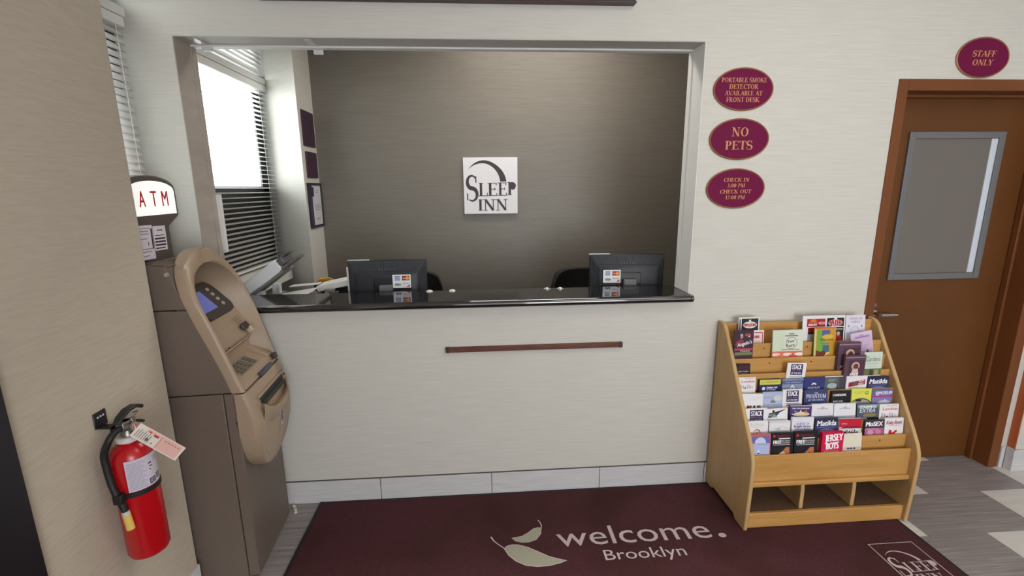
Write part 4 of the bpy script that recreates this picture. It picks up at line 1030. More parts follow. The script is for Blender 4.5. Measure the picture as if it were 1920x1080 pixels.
MB().box((IX0, -.382, .076), (IX1, -.03, .084)).build('bottom_panel', carpet_brown, rk)
for x in (1.5725, 1.8435):
    pts_ = [(-.376, .0842), (-.03, .0842), (-.03, .236), (-.345, .236)]+[(-.345-.03*math.sin(math.radians(a)), .206+.03*math.cos(math.radians(a))-.004) for a in (20, 45, 70)]+[(-.376, .19)]
    MB().prism([(x, y, z) for y, z in reversed(pts_)], (.020, 0, 0)).build('divider', oak_side, rk, bevel=.003)
for k, x in ((7, 1.465), (7, 1.700), (6, 1.478), (6, 1.703), (1, 1.97)):
    MB().lathe([(.004, 0), (.0035, .0012)], (x, TY(k), TZ(k)-.026), 'y', 10).build('screw', mat('screw_dark', (60, 44, 30), .4), rk)

# brochures: name key, pocket, x0, x1, height above the board, thickness, layer depth, roll deg, paper, label, print
WHT, NAV, BLK = (232, 230, 234), (44, 46, 92), (30, 28, 34)
def lines(p, W, rows, c):
    for v, a, b_, h in rows: p.rect(W*a, -v*W, W*b_, -(v-h)*W, c)
def T(p, W, s, u, v, h, c, w, font='sans', **k): p.text(s, W*u, -v*W, h*W, c, W*w, font, **k)
def SLACK(p, W, H):
    p.rect(W*.2, -.62*W, W*.82, -.06*W, (48, 42, 78)); T(p, W, 'STACK', .51, .33, .24, (240, 238, 244), .5, fat=.001); T(p, W, 'NEW YORK', .51, .45, .08, (176, 120, 160), .5); T(p, W, 'BY THE SEA', .51, .57, .08, (230, 226, 236), .5, fat=.0006)
    lines(p, W, [(.72, .15, .85, .03), (.8, .2, .8, .025)], (170, 164, 176))
def CITY(p, W, H):
    T(p, W, 'THE COMPLETE', .62, .1, .07, (150, 140, 140), .5); T(p, W, 'London', .55, .3, .15, (214, 110, 70), .75, fat=.0006)
    for i in range(6): p.rect(W*(.12+.13*i), -.66*W, W*(.2+.13*i), -(.42+.05*(i % 3))*W, [(206, 176, 190), (176, 170, 180), (196, 202, 210)][i % 3])
    p.ell(W*.4, -.62*W, W*.05, W*.04, (60, 50, 60))
def MAT(p, W, H):
    p.rect(0, -.16*W, W, 0, (46, 46, 70)); T(p, W, 'Matilda', .5, .33, .24, (246, 246, 250), .84, slant=.12, fat=.0012); p.rect(W*.1, -.42*W, W*.9, -.385*W, (104, 112, 160)); p.ell(W*.5, -.62*W, W*.42, W*.16, (126, 138, 180))
def FREE(p, W, H):
    p.ell(W*.13, -.14*W, W*.06, W*.06, (196, 40, 44)); T(p, W, 'AppleTours', .52, .18, .09, (176, 34, 44), .55, slant=.1); lines(p, W, [(.29, .34, .86, .05)], (226, 222, 226))
    T(p, W, 'FREE', .28, .5, .17, (244, 242, 244), .36, fat=.0014); T(p, W, 'NEW BONUS', .66, .41, .07, (236, 232, 236), .4); T(p, W, 'COUPON', .66, .5, .07, (236, 232, 236), .36); lines(p, W, [(.56, .1, .86, .025)], (200, 196, 204))
    p.poly([(W*.3, -.98*W), (W*.55, -.82*W), (W*.68, -.66*W), (W*.84, -.66*W), (W*.86, -.98*W)], (186, 110, 74)); p.poly([(W*.36, -.98*W), (W*.56, -.86*W), (W*.7, -.98*W)], (226, 200, 186))
def PLAID(p, W, H):
    for i in range(7): p.rect(W*(.03+.15*i), -H, W*(.06+.15*i), 0, (98, 70, 88))
    for i in range(9): p.rect(0, -W*(.12+.17*i), W, -W*(.1+.17*i), (104, 76, 92))
    p.rect(0, -.1*W, W, -.07*W, (176, 150, 160)); p.rect(W*.2, -1.3*W, W*.95, -.22*W, (84, 54, 68)); p.ell(W*.52, -.5*W, W*.2, W*.2, (206, 164, 152)); p.ell(W*.54, -.54*W, W*.12, W*.15, (96, 58, 62)); p.poly([(W*.32, -.92*W), (W*.4, -.64*W), (W*.64, -.64*W), (W*.72, -.92*W)], (214, 186, 180))
    T(p, W, 'FREE', .5, .98, .12, (240, 230, 236), .4, fat=.001); T(p, W, 'PUZZLED', .45, 1.13, .12, (240, 230, 236), .66, fat=.001)
def PAPA(p, W, u0, u1, v0, v1, bgc, fg):
    p.rect(W*u0, -v1*W, W*u1, -v0*W, bgc); cx = (u0+u1)/2; w = u1-u0; cy = (v0+v1)/2
    p.poly([(W*(cx+w*.42*math.cos(math.radians(a))), -W*cy+W*w*.2*math.sin(math.radians(a))-W*.02) for a in range(0, 360, 20)], (226, 222, 220) if bgc != (228, 214, 214) else (228, 214, 214))
    T(p, W, 'PAPA JOHNS', cx, cy+.09, .15, fg, w*.74, fat=.0012); p.poly([(W*(cx-.05), -W*(cy-.22)), (W*(cx+.05), -W*(cy-.22)), (W*(cx+.03), -W*(cy-.06)), (W*(cx-.03), -W*(cy-.06))], (226, 226, 222))
def pr_papa1(p, W, H): p.rect(W*.03, -H, W*.1, -.08*W, (90, 86, 100)); PAPA(p, W, .14, .94, .06, .62, (34, 40, 38), (186, 52, 58))
def pr_papa2(p, W, H): p.rect(W*.03, -.14*W, W*.9, -.08*W, (190, 60, 76)); PAPA(p, W, .05, .88, .16, .46, (228, 214, 214), (186, 44, 60)); p.rect(W*.05, -.9*W, W*.85, -.5*W, (206, 196, 178)); p.rect(W*.9, -W, W*.95, -.1*W, (210, 90, 100))
def pr_menu(p, W, H):
    p.rect(W*.1, -.25*W, W*.53, -.07*W, (178, 22, 44)); p.ell(W*.25, -.11*W, W*.08, W*.03, (206, 120, 50)); T(p, W, 'GOLDEN', .24, .17, .035, (240, 160, 90), .2); T(p, W, 'KRUST', .24, .225, .045, (240, 236, 236), .2, fat=.001); T(p, W, 'PIZZA', .45, .2, .06, (232, 206, 206), .14, fat=.0006)
    PAPA(p, W, .57, .97, .06, .25, (30, 34, 36), (186, 52, 60)); p.rect(W*.13, -H, W*.97, -.27*W, (38, 34, 38)); p.rect(W*.13, -.38*W, W*.3, -.28*W, (150, 26, 44)); p.rect(W*.14, -.7*W, W*.3, -.42*W, (180, 190, 190)); T(p, W, 'Better', .87, .33, .04, (236, 236, 236), .18); p.ell(W*.85, -.42*W, W*.04, W*.05, (206, 160, 140)); p.poly([(W*.74, -.6*W), (W*.8, -.47*W), (W*.9, -.47*W), (W*.97, -.6*W)], (150, 40, 44))
def pr_taste(p, W, H): T(p, W, 'TASTE OF', .52, .22, .09, (150, 84, 130), .66, 'serif'); T(p, W, 'CHINA', .52, .38, .09, (150, 84, 130), .45, 'serif'); p.rect(W*.15, -.58*W, W*.19, -.5*W, (70, 60, 90)); p.rect(W*.8, -.58*W, W*.86, -.52*W, (70, 60, 90)); p.ell(W*.48, -.8*W, W*.25, W*.26, (196, 196, 216)); p.ell(W*.48, -.8*W, W*.18, W*.2, (214, 212, 228))
def pr_pink(p, W, H): p.rect(W*.14, -H, W*.96, -.14*W, (206, 180, 212)); p.rect(W*.2, -.26*W, W*.84, -.2*W, (150, 120, 170)); p.rect(W*.4, -.17*W, W*.6, -.13*W, (190, 130, 180)); lines(p, W, [(.62, .3, .85, .015), (.7, .3, .8, .02), (.78, .35, .7, .02)], (150, 130, 170)); p.ell(W*.72, -.92*W, W*.05, W*.07, (84, 70, 120))
def pr_angelo(p, W, H):
    p.rect(0, -H, W, 0, (66, 40, 62)); p.poly([(W*.06, -.8*W), (W*.1, -.6*W), (W*.3, -.48*W), (W*.48, -.52*W), (W*.56, -.8*W)], (136, 62, 66)); p.ell(W*.38, -.33*W, W*.075, W*.115, (186, 134, 116)); p.ell(W*.37, -.24*W, W*.07, W*.05, (206, 180, 168)); p.ell(W*.7, -.25*W, W*.16, W*.08, (150, 90, 60)); p.ell(W*.77, -.33*W, W*.05, W*.04, (226, 190, 150))
    T(p, W, "Angelo's", .55, .78, .2, (240, 232, 236), .78, slant=.25, rot=14, fat=.0006); p.rect(W*.04, -1.04*W, W*.98, -.94*W, (186, 70, 84)); T(p, W, 'PIZZA', .6, 1.12, .08, (240, 226, 230), .5); p.rect(W*.06, -1.3*W, W*.95, -1.14*W, (116, 128, 84))
def pr_food(p, W, H):
    p.rect(0, -.66*W, W*.38, -.02*W, (206, 218, 192)); lines(p, W, [(.14, .52, .7, .03), (.2, .4, .82, .03)], (90, 90, 80)); p.ell(W*.62, -.42*W, W*.19, W*.19, (120, 118, 84)); p.ell(W*.62, -.42*W, W*.175, W*.175, (216, 222, 206)); T(p, W, 'Your', .6, .4, .09, (50, 54, 40), .24, fat=.0006, rot=8); T(p, W, 'Fare', .6, .54, .1, (50, 54, 40), .26, fat=.0006, rot=6)
    p.rect(0, -H, W*.98, -.68*W, (214, 116, 92)); lines(p, W, [(.64, .3, .9, .02)], (120, 120, 110))
    for i, c in enumerate(((236, 206, 190), (222, 130, 96), (240, 220, 206), (206, 84, 76), (238, 228, 216))): p.ell(W*(.12+.19*i), -W*(.78+.05*(i % 2)), W*.15, W*.05, c)
def pr_colour(p, W, H):
    p.rect(0, -H, W*.09, 0, (196, 206, 140)); p.rect(W*.09, -H, W, 0, (206, 150, 52)); p.rect(W*.02, -.05*W, W*.98, 0, (206, 116, 60)); p.rect(W*.12, -H, W*.5, -.1*W, (126, 168, 66)); p.rect(W*.35, -.4*W, W*.72, -.1*W, (88, 100, 150)); p.ell(W*.62, -.42*W, W*.26, W*.12, (216, 180, 70)); T(p, W, 'Discover', .6, .58, .12, (80, 90, 40), .62, fat=.0006); p.rect(W*.3, -.74*W, W*.72, -.68*W, (90, 140, 170)); p.rect(W*.4, -1.1*W, W*.7, -.78*W, (60, 116, 130)); p.poly([(W*.1, -1.3*W), (W*.1, -1.0*W), (W*.3, -1.08*W), (W*.5, -1.02*W), (W*.62, -1.3*W)], (110, 54, 44)); p.strip([(W*.5, -1.3*W), (W*.6, -1.18*W), (W*.72, -1.12*W)], W*.04, (240, 240, 236))
def pr_dark(p, W, H): p.rect(0, -H, W, 0, (40, 26, 40)); p.rect(W*.15, -.42*W, W*.95, -.14*W, (70, 32, 44)); T(p, W, 'APPLE TOURS', .52, .58, .09, (226, 222, 228), .7); T(p, W, 'DOWNTOWN', .5, .75, .09, (226, 222, 228), .66)
def pr_green(p, W, H): p.rect(0, -H, W, 0, (206, 220, 204)); T(p, W, 'Gardens', .5, .5, .28, (70, 84, 74), .78, 'sans', slant=.05); T(p, W, 'BROOKLYN BOTANIC', .5, .64, .05, (120, 136, 120), .6); lines(p, W, [(.78, .3, .7, .02)], (150, 166, 150)); p.rect(0, -1.25*W, W, -.9*W, (108, 112, 70)); p.rect(W*.35, -1.25*W, W*.55, -.94*W, (70, 66, 50)); p.rect(W*.62, -1.25*W, W*.85, -.96*W, (160, 158, 110))
def pr_yelnavy(p, W, H): p.rect(0, -H, W, 0, NAV); p.rect(0, -.24*W, W, 0, (206, 204, 92)); lines(p, W, [(.16, .08, .2, .06), (.16, .3, .9, .09)], (190, 176, 90)); p.ell(W*.2, -.42*W, W*.08, W*.08, (214, 216, 226)); T(p, W, 'HARBOR TRIP', .6, .42, .08, (226, 228, 238), .5, fat=.0006); T(p, W, 'BY THE SEA', .56, .52, .08, (226, 228, 238), .42)
def pr_tri(p, W, H): p.rect(0, -H, W, 0, (136, 148, 176)); p.rect(0, -.24*W, W, -.06*W, (86, 98, 140)); T(p, W, 'THE MUSEUM', .5, .19, .07, (186, 196, 216), .7); p.poly([(W*.3, -.72*W), (W*.42, -.34*W), (W*.5, -.26*W), (W*.58, -.34*W), (W*.7, -.72*W)], (206, 212, 222)); p.poly([(W*.38, -.72*W), (W*.46, -.42*W), (W*.54, -.42*W), (W*.62, -.72*W)], (120, 132, 162)); p.ell(W*.5, -.62*W, W*.1, W*.07, (216, 220, 228))
def pr_moon(p, W, H): p.rect(0, -H, W, 0, (56, 60, 118)); p.ell(W*.48, -.34*W, W*.12, W*.1, (232, 234, 242), a0=0, a1=180); p.ell(W*.48, -.36*W, W*.04, W*.06, (56, 60, 118)); T(p, W, 'FONTLEY', .5, .56, .12, (226, 228, 240), .6, 'serif')
def pr_greyph(p, W, H): p.rect(0, -H, W, 0, (92, 98, 102)); p.rect(0, -.04*W, W, 0, (226, 226, 228)); lines(p, W, [(.22, .2, .62, .05), (.28, .2, .5, .04)], (156, 150, 116)); p.ell(W*.4, -.5*W, W*.26, W*.14, (166, 178, 184)); p.poly([(W*.62, -.7*W), (W*.68, -.36*W), (W*.74, -.7*W)], (60, 64, 70)); p.rect(W*.76, -H, W, -.06*W, (70, 74, 78))
def pr_redpan(p, W, H): p.poly([(W*.12, -.52*W), (W*.12, -.3*W), (W*.9, -.16*W), (W*.9, -.4*W)], (150, 24, 46)); p.poly([(W*.32, -.47*W), (W*.32, -.28*W), (W*.54, -.24*W), (W*.54, -.43*W)], (112, 92, 84)); T(p, W, 'RUN', .73, .28, .1, (236, 190, 196), .24, rot=8, fat=.001); T(p, W, 'RED', .72, .41, .1, (240, 206, 210), .24, rot=8, fat=.001)
def pr_cats(p, W, H):
    lines(p, W, [(.2, .3, .8, .02), (.3, .35, .7, .02)], (214, 212, 216))
    for x, c in ((.3, (100, 50, 54)), (.42, (150, 60, 60)), (.6, (60, 70, 66)), (.78, (70, 64, 70)), (.86, (110, 100, 96))): p.ell(W*x, -.62*W, W*.06, W*.08, c); p.rect(W*(x-.06), -.85*W, W*(x+.05), -.64*W, c)
def pr_pale(p, W, H): p.rect(0, -H, W, 0, (178, 188, 214)); T(p, W, 'Liberty Cruise', .45, .32, .14, (130, 146, 196), .8, slant=.25); p.ell(W*.78, -.32*W, W*.22, W*.14, (206, 208, 210)); p.poly([(W*.4, -.5*W), (W*.5, -.36*W), (W*.62, -.44*W), (W*.66, -.5*W)], (140, 138, 116)); p.rect(W*.4, -.54*W, W*.66, -.5*W, (70, 76, 66)); p.rect(0, -.75*W, W, -.62*W, (150, 160, 196))
def pr_phantom(p, W, H): p.rect(0, -H, W, 0, (60, 70, 116)); T(p, W, 'THE', .5, .17, .07, (206, 212, 230), .16, 'serif'); T(p, W, 'PHANTOM', .5, .34, .16, (232, 234, 244), .84, 'serif'); T(p, W, 'OF THE OPERA', .5, .46, .07, (206, 212, 230), .66, 'serif'); p.ell(W*.4, -.72*W, W*.4, W*.16, (196, 204, 222)); p.ell(W*.4, -.78*W, W*.3, W*.1, (226, 228, 236))
def pr_black(p, W, H): p.rect(0, -H, W, 0, BLK); p.ell(W*.42, -.2*W, W*.28, W*.06, (120, 112, 116)); T(p, W, 'LONESOME', .42, .25, .12, (226, 222, 226), .68, fat=.0008); T(p, W, 'INTO THE', .35, .56, .08, (206, 210, 226), .5, fat=.0006); T(p, W, 'MOONLIGHT', .42, .66, .09, (206, 210, 226), .66, fat=.0006)
def pr_yellow(p, W, H): p.rect(0, -H, W, 0, (222, 222, 94)); lines(p, W, [(.18, .1, .6, .04), (.25, .15, .5, .03)], (196, 196, 88)); p.ell(W*.76, -.2*W, W*.1, W*.09, (136, 140, 60)); p.ell(W*.76, -.19*W, W*.06, W*.05, (206, 206, 90)); p.ell(W*.5, -.78*W, W*.52, W*.32, (90, 86, 70)); p.ell(W*.5, -.82*W, W*.5, W*.3, (176, 170, 166)); p.rect(W*.22, -.62*W, W*.5, -.52*W, (36, 34, 34))
def pr_purple(p, W, H): p.rect(0, -H, W, 0, (132, 124, 178)); p.rect(0, -.28*W, W, 0, (104, 104, 150)); T(p, W, '@MUSEUM', .58, .24, .16, (222, 222, 240), .8, fat=.001); p.rect(0, -.36*W, W, -.3*W, (176, 40, 130)); p.ell(W*.6, -.62*W, W*.3, W*.12, (176, 180, 206)); p.poly([(W*.3, -.7*W), (W*.66, -.46*W), (W*.9, -.7*W)], (196, 198, 218))
def pr_bird(p, W, H): p.poly([(W*.02, -.42*W), (W*.08, -.2*W), (W*.36, -.16*W), (W*.95, -.03*W), (W*.6, -.2*W), (W*.4, -.42*W)], (60, 60, 70)); p.ell(W*.3, -.12*W, W*.06, W*.06, (40, 40, 48)); p.poly([(W*.2, -.42*W), (W*.32, -.2*W), (W*.5, -.42*W)], (120, 160, 140)); T(p, W, 'JAZZ', .14, .34, .1, (200, 200, 206), .18); lines(p, W, [(.0, .3, .8, .02)], (150, 150, 160))
def pr_aladdin(p, W, H): p.rect(0, -H, W, 0, (70, 58, 112)); p.rect(0, -.04*W, W, 0, (206, 202, 212)); T(p, W, 'FOR THE HOLIDAYS', .5, .17, .06, (226, 222, 236), .78, fat=.0006); T(p, W, 'THE', .25, .3, .06, (216, 210, 230), .12); p.ell(W*.55, -.4*W, W*.36, W*.1, (226, 206, 176)); p.poly([(W*.42, -.38*W), (W*.5, -.18*W), (W*.58, -.38*W)], (240, 206, 160)); p.poly([(W*.68, -.38*W), (W*.74, -.2*W), (W*.84, -.36*W)], (226, 120, 76)); p.strip([(W*.1, -.38*W), (W*.25, -.46*W), (W*.5, -.44*W)], W*.03, (236, 230, 240))
def pr_white(p, W, H): T(p, W, 'art in bloom', .5, .25, .09, (150, 148, 154), .5); p.ell(W*.5, -.18*W, W*.09, W*.06, (196, 194, 200)); lines(p, W, [(.36, .15, .85, .015), (.46, .15, .85, .015)], (206, 204, 210)); p.rect(0, -.62*W, W, -.54*W, (170, 174, 182)); p.rect(0, -.8*W, W, -.62*W, (190, 194, 202))
def pr_dyna(p, W, H): p.rect(0, -H, W, 0, (84, 92, 106)); p.rect(0, -.16*W, W, 0, (126, 136, 150)); T(p, W, 'DYNAMITE!', .5, .18, .13, (226, 232, 236), .76, fat=.001); T(p, W, 'EXTRA', .48, .38, .2, (216, 224, 232), .72, slant=.2, fat=.0006); p.ell(W*.6, -.5*W, W*.32, W*.08, (150, 124, 84)); p.rect(W*.24, -.85*W, W, -.6*W, (40, 40, 46)); p.ell(W*.36, -.68*W, W*.14, W*.1, (110, 140, 150))
def pr_city2(p, W, H): CITY(p, W, H)
def pr_arc(p, W, H): T(p, W, 'BLUEMAN', .45, .24, .16, (186, 206, 190), .62); lines(p, W, [(.3, .2, .7, .02)], (206, 214, 206)); p.ell(W*.46, -.56*W, W*.18, W*.18, (120, 84, 88), a0=0, a1=180); p.ell(W*.44, -.56*W, W*.15, W*.14, (226, 206, 196), a0=0, a1=180); p.ell(W*.46, -.6*W, W*.06, W*.06, (176, 120, 104))
def pr_script(p, W, H): p.rect(0, -.1*W, W, 0, (214, 214, 220)); T(p, W, 'HOPE', .4, .42, .1, (120, 122, 140), .2, slant=.3); p.strip([(W*.4, -.36*W), (W*.6, -.24*W), (W*.86, -.34*W)], W*.012, (150, 150, 166)); p.rect(0, -.6*W, W, -.5*W, (180, 182, 200))
def pr_purptext(p, W, H): p.rect(0, -.2*W, W, 0, (226, 224, 232)); T(p, W, 'QUEEN OF', .5, .34, .12, (176, 166, 206), .6, fat=.001); T(p, W, 'bright brass', .48, .45, .11, (84, 70, 130), .76, slant=.2, fat=.0008); T(p, W, 'SEQUINS', .5, .58, .1, (150, 138, 190), .7, fat=.0012); lines(p, W, [(.68, .1, .9, .04)], (120, 106, 170))
def pr_opera(p, W, H): p.rect(0, -.36*W, W, 0, (196, 30, 58)); p.ell(W*.6, -.42*W, W*.55, W*.1, (150, 24, 48)); T(p, W, 'circus', .22, .24, .08, (240, 220, 226), .24); p.rect(0, -H, W, -.42*W, (206, 206, 210)); p.ell(W*.55, -.62*W, W*.33, W*.16, (48, 46, 54)); T(p, W, 'OMNOM', .58, .6, .16, (236, 234, 238), .56, fat=.001); p.poly([(W*.34, -.62*W), (W*.5, -.62*W), (W*.42, -.76*W)], (240, 238, 240))
def pr_mosex(p, W, H): p.rect(0, -H, W, 0, (64, 54, 66)); T(p, W, 'MoSEX', .48, .3, .24, (246, 242, 248), .86, slant=.1, fat=.0016); p.rect(0, -H, W, -.4*W, (170, 96, 140)); p.ell(W*.3, -.62*W, W*.16, W*.14, (214, 150, 180)); p.ell(W*.7, -.6*W, W*.16, W*.12, (206, 130, 166)); T(p, W, 'IMMERSE', .38, .5, .1, (226, 180, 206), .6, slant=.2)
def pr_redscript(p, W, H): T(p, W, 'Kinky Boots', .48, .3, .2, (176, 44, 90), .8, slant=.2, fat=.0006); T(p, W, 'THE HIT MUSICAL', .5, .4, .06, (170, 130, 150), .6); p.poly([(W*.2, -.9*W), (W*.24, -.6*W), (W*.36, -.6*W), (W*.4, -.76*W), (W*.62, -.6*W), (W*.68, -.68*W), (W*.42, -.9*W)], (190, 28, 44))
def pr_bluemoon(p, W, H): p.rect(0, -H, W, 0, (196, 100, 104)); p.rect(W*.03, -H, W*.95, -.1*W, (104, 108, 176)); p.ell(W*.48, -.44*W, W*.28, W*.3, (206, 212, 240), a0=0, a1=180); p.rect(W*.03, -.5*W, W*.95, -.46*W, (206, 210, 236)); p.rect(W*.03, -H, W*.95, -.52*W, (176, 188, 228)); p.rect(W*.36, -1.1*W, W*.44, -.8*W, (236, 238, 246)); p.ell(W*.4, -.96*W, W*.05, W*.04, (60, 60, 84))
def pr_free(p, W, H): p.rect(0, -H, W, 0, BLK); FREE(p, W, H)
def pr_jersey(p, W, H): p.rect(0, -H, W, 0, (206, 24, 74)); T(p, W, 'JERSEY', .56, .4, .34, (246, 240, 244), .8, rot=4, fat=.0022); T(p, W, 'BOYS', .52, .78, .34, (246, 240, 244), .56, rot=4, fat=.0022); T(p, W, 'THE STORY OF FRANKIE', .46, .9, .05, (240, 200, 212), .7)
def pr_cream(p, W, H): p.rect(0, -H, W, 0, (228, 218, 206)); p.ell(W*.45, -.35*W, W*.26, W*.2, (226, 222, 194)); p.rect(0, -.86*W, W, -.72*W, (200, 186, 180)); [p.ell(W*x, -.8*W, W*.07, W*.05, (70, 62, 90)) for x in (.3, .45, .62)]
def pr_mat(p, W, H): p.rect(0, -H, W, 0, (58, 62, 104)); MAT(p, W, H)

BR = [
 ('papa1', 7, 1.352, 1.466, .121, .004, .036, 0, WHT, 'black and white pizza menu standing highest at the left of the rack', pr_papa1),
 ('papa2', 7, 1.370, 1.478, .058, .004, .012, 0, WHT, 'white and red pizza menu behind the dark purple restaurant card', pr_papa2),
 ('menu', 7, 1.690, 1.925, .125, .004, .014, 0, WHT, 'wide white folded menu with red and black panels, top right of the rack', pr_menu),
 ('taste', 7, 1.929, 2.038, .123, .004, .014, 0, (222, 218, 232), 'pale lilac restaurant menu with two lines of small serif capitals', pr_taste),
 ('pink', 6, 1.955, 2.072, .112, .002, .010, 9, (218, 198, 224), 'tilted pink lilac sheet leaning at the right end of the upper pockets', pr_pink),
 ('angelo', 6, 1.290, 1.392, .144, .005, .0, 0, (66, 40, 62), 'dark purple restaurant card with a man and white script, upper left', pr_angelo),
 ('food', 6, 1.500, 1.664, .135, .008, .0, 0, (216, 222, 206), 'wide pale green menu with prawns along its bottom', pr_food),
 ('colour', 6, 1.725, 1.842, .141, .006, .0, 0, (206, 150, 52), 'orange and green colourful brochure below the wide white menu', pr_colour),
 ('plaidb', 5, 1.832, 1.952, .141, .018, .0, 0, (96, 72, 90), 'thick maroon plaid brochure stack, rear one of the two', PLAID),
 ('dark', 5, 1.290, 1.366, .045, .003, .0, 0, (40, 26, 40), 'small black card with two white lines at the left end of an upper pocket', pr_dark),
 ('plaidf', 4, 1.846, 1.956, .150, .014, .011, 0, (96, 72, 90), 'thick maroon plaid brochure stack, front one of the two', PLAID),
 ('green', 4, 1.958, 2.056, .160, .003, .014, 0, (206, 220, 204), 'pale green garden brochure right of the plaid stacks', pr_green),
 ('stack1', 4, 1.538, 1.640, .117, .003, .016, -3, WHT, 'white card with dark STACK block, standing alone above the fifth row', SLACK),
 ('city1', 4, 1.290, 1.380, .053, .008, .0, 0, WHT, 'white brochure with orange script, left end of the row above the white feet card', CITY),
 ('yelnavy', 4, 1.399, 1.510, .039, .016, .0, 0, NAV, 'brochure stack with yellow band over navy', pr_yelnavy),
 ('tri', 4, 1.516, 1.628, .039, .012, .0, 0, (136, 148, 176), 'blue grey brochure with a pale pointed arch', pr_tri),
 ('moon', 4, 1.632, 1.743, .042, .010, .0, 0, (56, 60, 118), 'plain indigo brochure with a small white half moon emblem', pr_moon),
 ('greyph', 4, 1.748, 1.850, .043, .008, .0, 0, (92, 98, 102), 'dark grey photographic brochure with pale haze and white top edge', pr_greyph),
 ('redpan', 4, 1.859, 1.971, .042, .007, .0, 0, WHT, 'white brochure with slanting dark red panel below the plaid stacks', pr_redpan),
 ('mat1', 4, 1.976, 2.090, .035, .010, .0, 0, (58, 62, 104), 'navy musical brochure with white serif script, at right end of the fifth row', pr_mat),
 ('cats', 3, 1.290, 1.400, .048, .004, .0, -2, WHT, 'white card with a row of colourful feet along its bottom', pr_cats),
 ('pale', 3, 1.402, 1.503, .053, .010, .0, 0, (178, 188, 214), 'pale blue cruise brochure beside the middle STACK card', pr_pale),
 ('stack2', 3, 1.505, 1.609, .063, .005, .0, 0, WHT, 'white card with dark STACK block, middle one of the three', SLACK),
 ('phantom', 3, 1.620, 1.745, .056, .008, .0, 0, (60, 70, 116), 'slate blue theatre brochure with white serif capitals', pr_phantom),
 ('black', 3, 1.765, 1.867, .044, .012, .0, 0, BLK, 'black theatre brochure with white titles left of the yellow one', pr_black),
 ('yellow', 3, 1.870, 1.977, .052, .006, .0, -1, (222, 222, 94), 'bright yellow brochure with dark arc at bottom', pr_yellow),
 ('purple', 3, 1.982, 2.092, .044, .012, .0, 0, (132, 124, 178), 'lavender museum brochure with magenta stripe', pr_purple),
 ('stack3', 2, 1.296, 1.409, .053, .010, .0, 0, WHT, 'white card with dark STACK block, lowest of the three at the left', SLACK),
 ('bird', 2, 1.413, 1.518, .049, .008, .0, 2, WHT, 'white brochure with black and green winged sketch', pr_bird),
 ('aladdin', 2, 1.521, 1.635, .061, .010, .0, -2, (70, 58, 112), 'violet theatre brochure with golden script', pr_aladdin),
 ('white1', 2, 1.640, 1.754, .063, .012, .0, 0, WHT, 'plain white brochure with grey bottom band, left one of the pair', pr_white),
 ('white2', 2, 1.758, 1.873, .060, .012, .0, 0, WHT, 'plain white brochure with grey bottom band, right one of the pair', pr_white),
 ('dyna', 2, 1.879, 1.993, .053, .014, .0, 0, (84, 92, 106), 'grey blue theatre brochure with white slanting capitals', pr_dyna),
 ('city2', 2, 2.000, 2.104, .047, .006, .0, 0, WHT, 'white brochure with orange script at the right end, above the red boot one', CITY),
 ('arc', 1, 1.290, 1.395, .072, .008, .0, 0, WHT, 'white brochure with pale green letters and a brown arch', pr_arc),
 ('script', 1, 1.399, 1.507, .068, .012, .0, -1, WHT, 'plain white brochure with faint grey swoosh, above a black FREE one', pr_script),
 ('purptext', 1, 1.513, 1.626, .082, .012, .0, -2, WHT, 'white brochure covered in lines of purple lettering', pr_purptext),
 ('mat2', 1, 1.639, 1.756, .073, .012, .0, 0, (58, 62, 104), 'navy musical brochure with white serif script, just above the pink JERSEY one', pr_mat),
 ('opera', 1, 1.763, 1.880, .064, .012, .0, -1, (206, 206, 210), 'red topped grey circus brochure above the cream card', pr_opera),
 ('mosex', 1, 1.900, 2.001, .051, .010, .0, 0, (64, 54, 66), 'dark and pink brochure with bold white MoSEX letters', pr_mosex),
 ('redscript', 1, 2.005, 2.105, .057, .012, .0, 0, WHT, 'white brochure with red boots at the right end of its row', pr_redscript),
 ('bluemoon', 0, 1.290, 1.390, .090, .014, .0, 0, (196, 100, 104), 'blue brochure with red edge and white half moon, bottom row left end', pr_bluemoon),
 ('free1', 0, 1.394, 1.505, .093, .010, .0, 0, BLK, 'black FREE coupon brochure beside the blue moon one in the bottom row', pr_free),
 ('free2', 0, 1.511, 1.631, .094, .014, .0, 0, BLK, 'black FREE coupon brochure beside the pink JERSEY one in the bottom row', pr_free),
 ('jersey', 0, 1.648, 1.759, .088, .020, .0, 0, (206, 24, 74), 'thick pink stack of brochures lettered JERSEY BOYS in bold white', pr_jersey),
 ('cream', 0, 1.762, 1.859, .074, .003, .0, 0, (228, 218, 206), 'cream card with dark blots at its bottom, right end of the bottom row', pr_cream),
]
LEAN = {'redpan': .015, 'mat1': .02, 'tri': .02, 'moon': .02, 'angelo': .06}
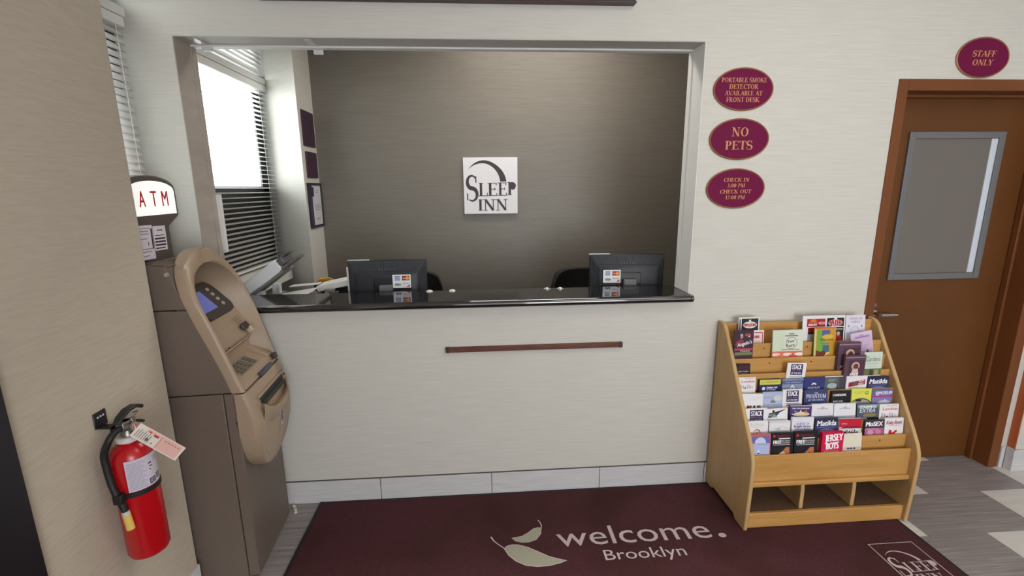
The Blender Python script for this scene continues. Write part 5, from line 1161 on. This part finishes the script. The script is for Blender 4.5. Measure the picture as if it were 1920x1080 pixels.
def pagem(c):
    n = 'paper_%d_%d_%d' % c
    return mat(n, c, .5, spec=.3)
for key, k, x0, x1, up_, th, dy, roll, col, lab, fn in BR:
    zb = TZ(k)-.061; gap = .038 if k < 7 else .078
    TAN = max(0, min(.10, (gap-.0133-dy-th)/(TZ(k+1)-zb))); TAN = min(TAN, LEAN.get(key, .1)); CA = 1/math.sqrt(1+TAN*TAN)
    H = TZ0(k)+up_-zb; Wd = x1-x0
    lift = Wd/2*abs(math.sin(math.radians(roll)))+.0005; H -= lift
    base = Vector(((x0+x1)/2, TY(k)+.0118+dy, zb+lift))
    t = thing('brochure', lab, 'brochure', base, 0, 'brochures in the oak rack')
    R = Matrix.Rotation(math.radians(-roll), 3, 'Y') if roll else Matrix.Identity(3)
    Uv = R @ Vector((1, 0, 0)); Vv = R @ Vector((0, TAN*CA, CA)); Nv = Uv.cross(Vv)*1.0
    Nv = Vector((0, -CA, TAN*CA)) if not roll else R @ Vector((0, -CA, TAN*CA))
    Hs = H/CA
    o = base-Uv*Wd/2
    P = [o, o+Uv*Wd, o+Uv*Wd+Vv*Hs, o+Vv*Hs]
    MB().add(P+[q-Nv*th for q in P], [(0, 1, 2, 3), (7, 6, 5, 4), (0, 4, 5, 1), (1, 5, 6, 2), (2, 6, 7, 3), (3, 7, 4, 0)]).build('pages', pagem(col), t, bevel=.0006)
    p = Print(); p.step = .00005; fn(p, Wd, Hs)
    # clip to the cover
    p.v = [(min(max(a, 0), Wd), min(max(b_, -Hs), 0), c) for a, b_, c in p.v]
    p.build('cover_print', t, o+Vv*Hs+Nv*.0003, Uv, Vv, Nv)

# little litter on floor beside the cash machine
t = thing('wall_chip', 'broken pale tile chip on the floor behind the cash machine corner', 'debris', (-1.03, -.03, 0))
cb = MB()
for i in range(5): a = Vector((-1.045+.008*i, -.03-.014*i, .004+.006*(i % 2))); cb.box(a-Vector((.008, .007, .004)), a+Vector((.008, .007, .006)), Matrix.Rotation(i*.9, 3, 'Z'))
cb.build('chips', mat('chip_pale', (206, 196, 180), .8), t, bevel=.002)
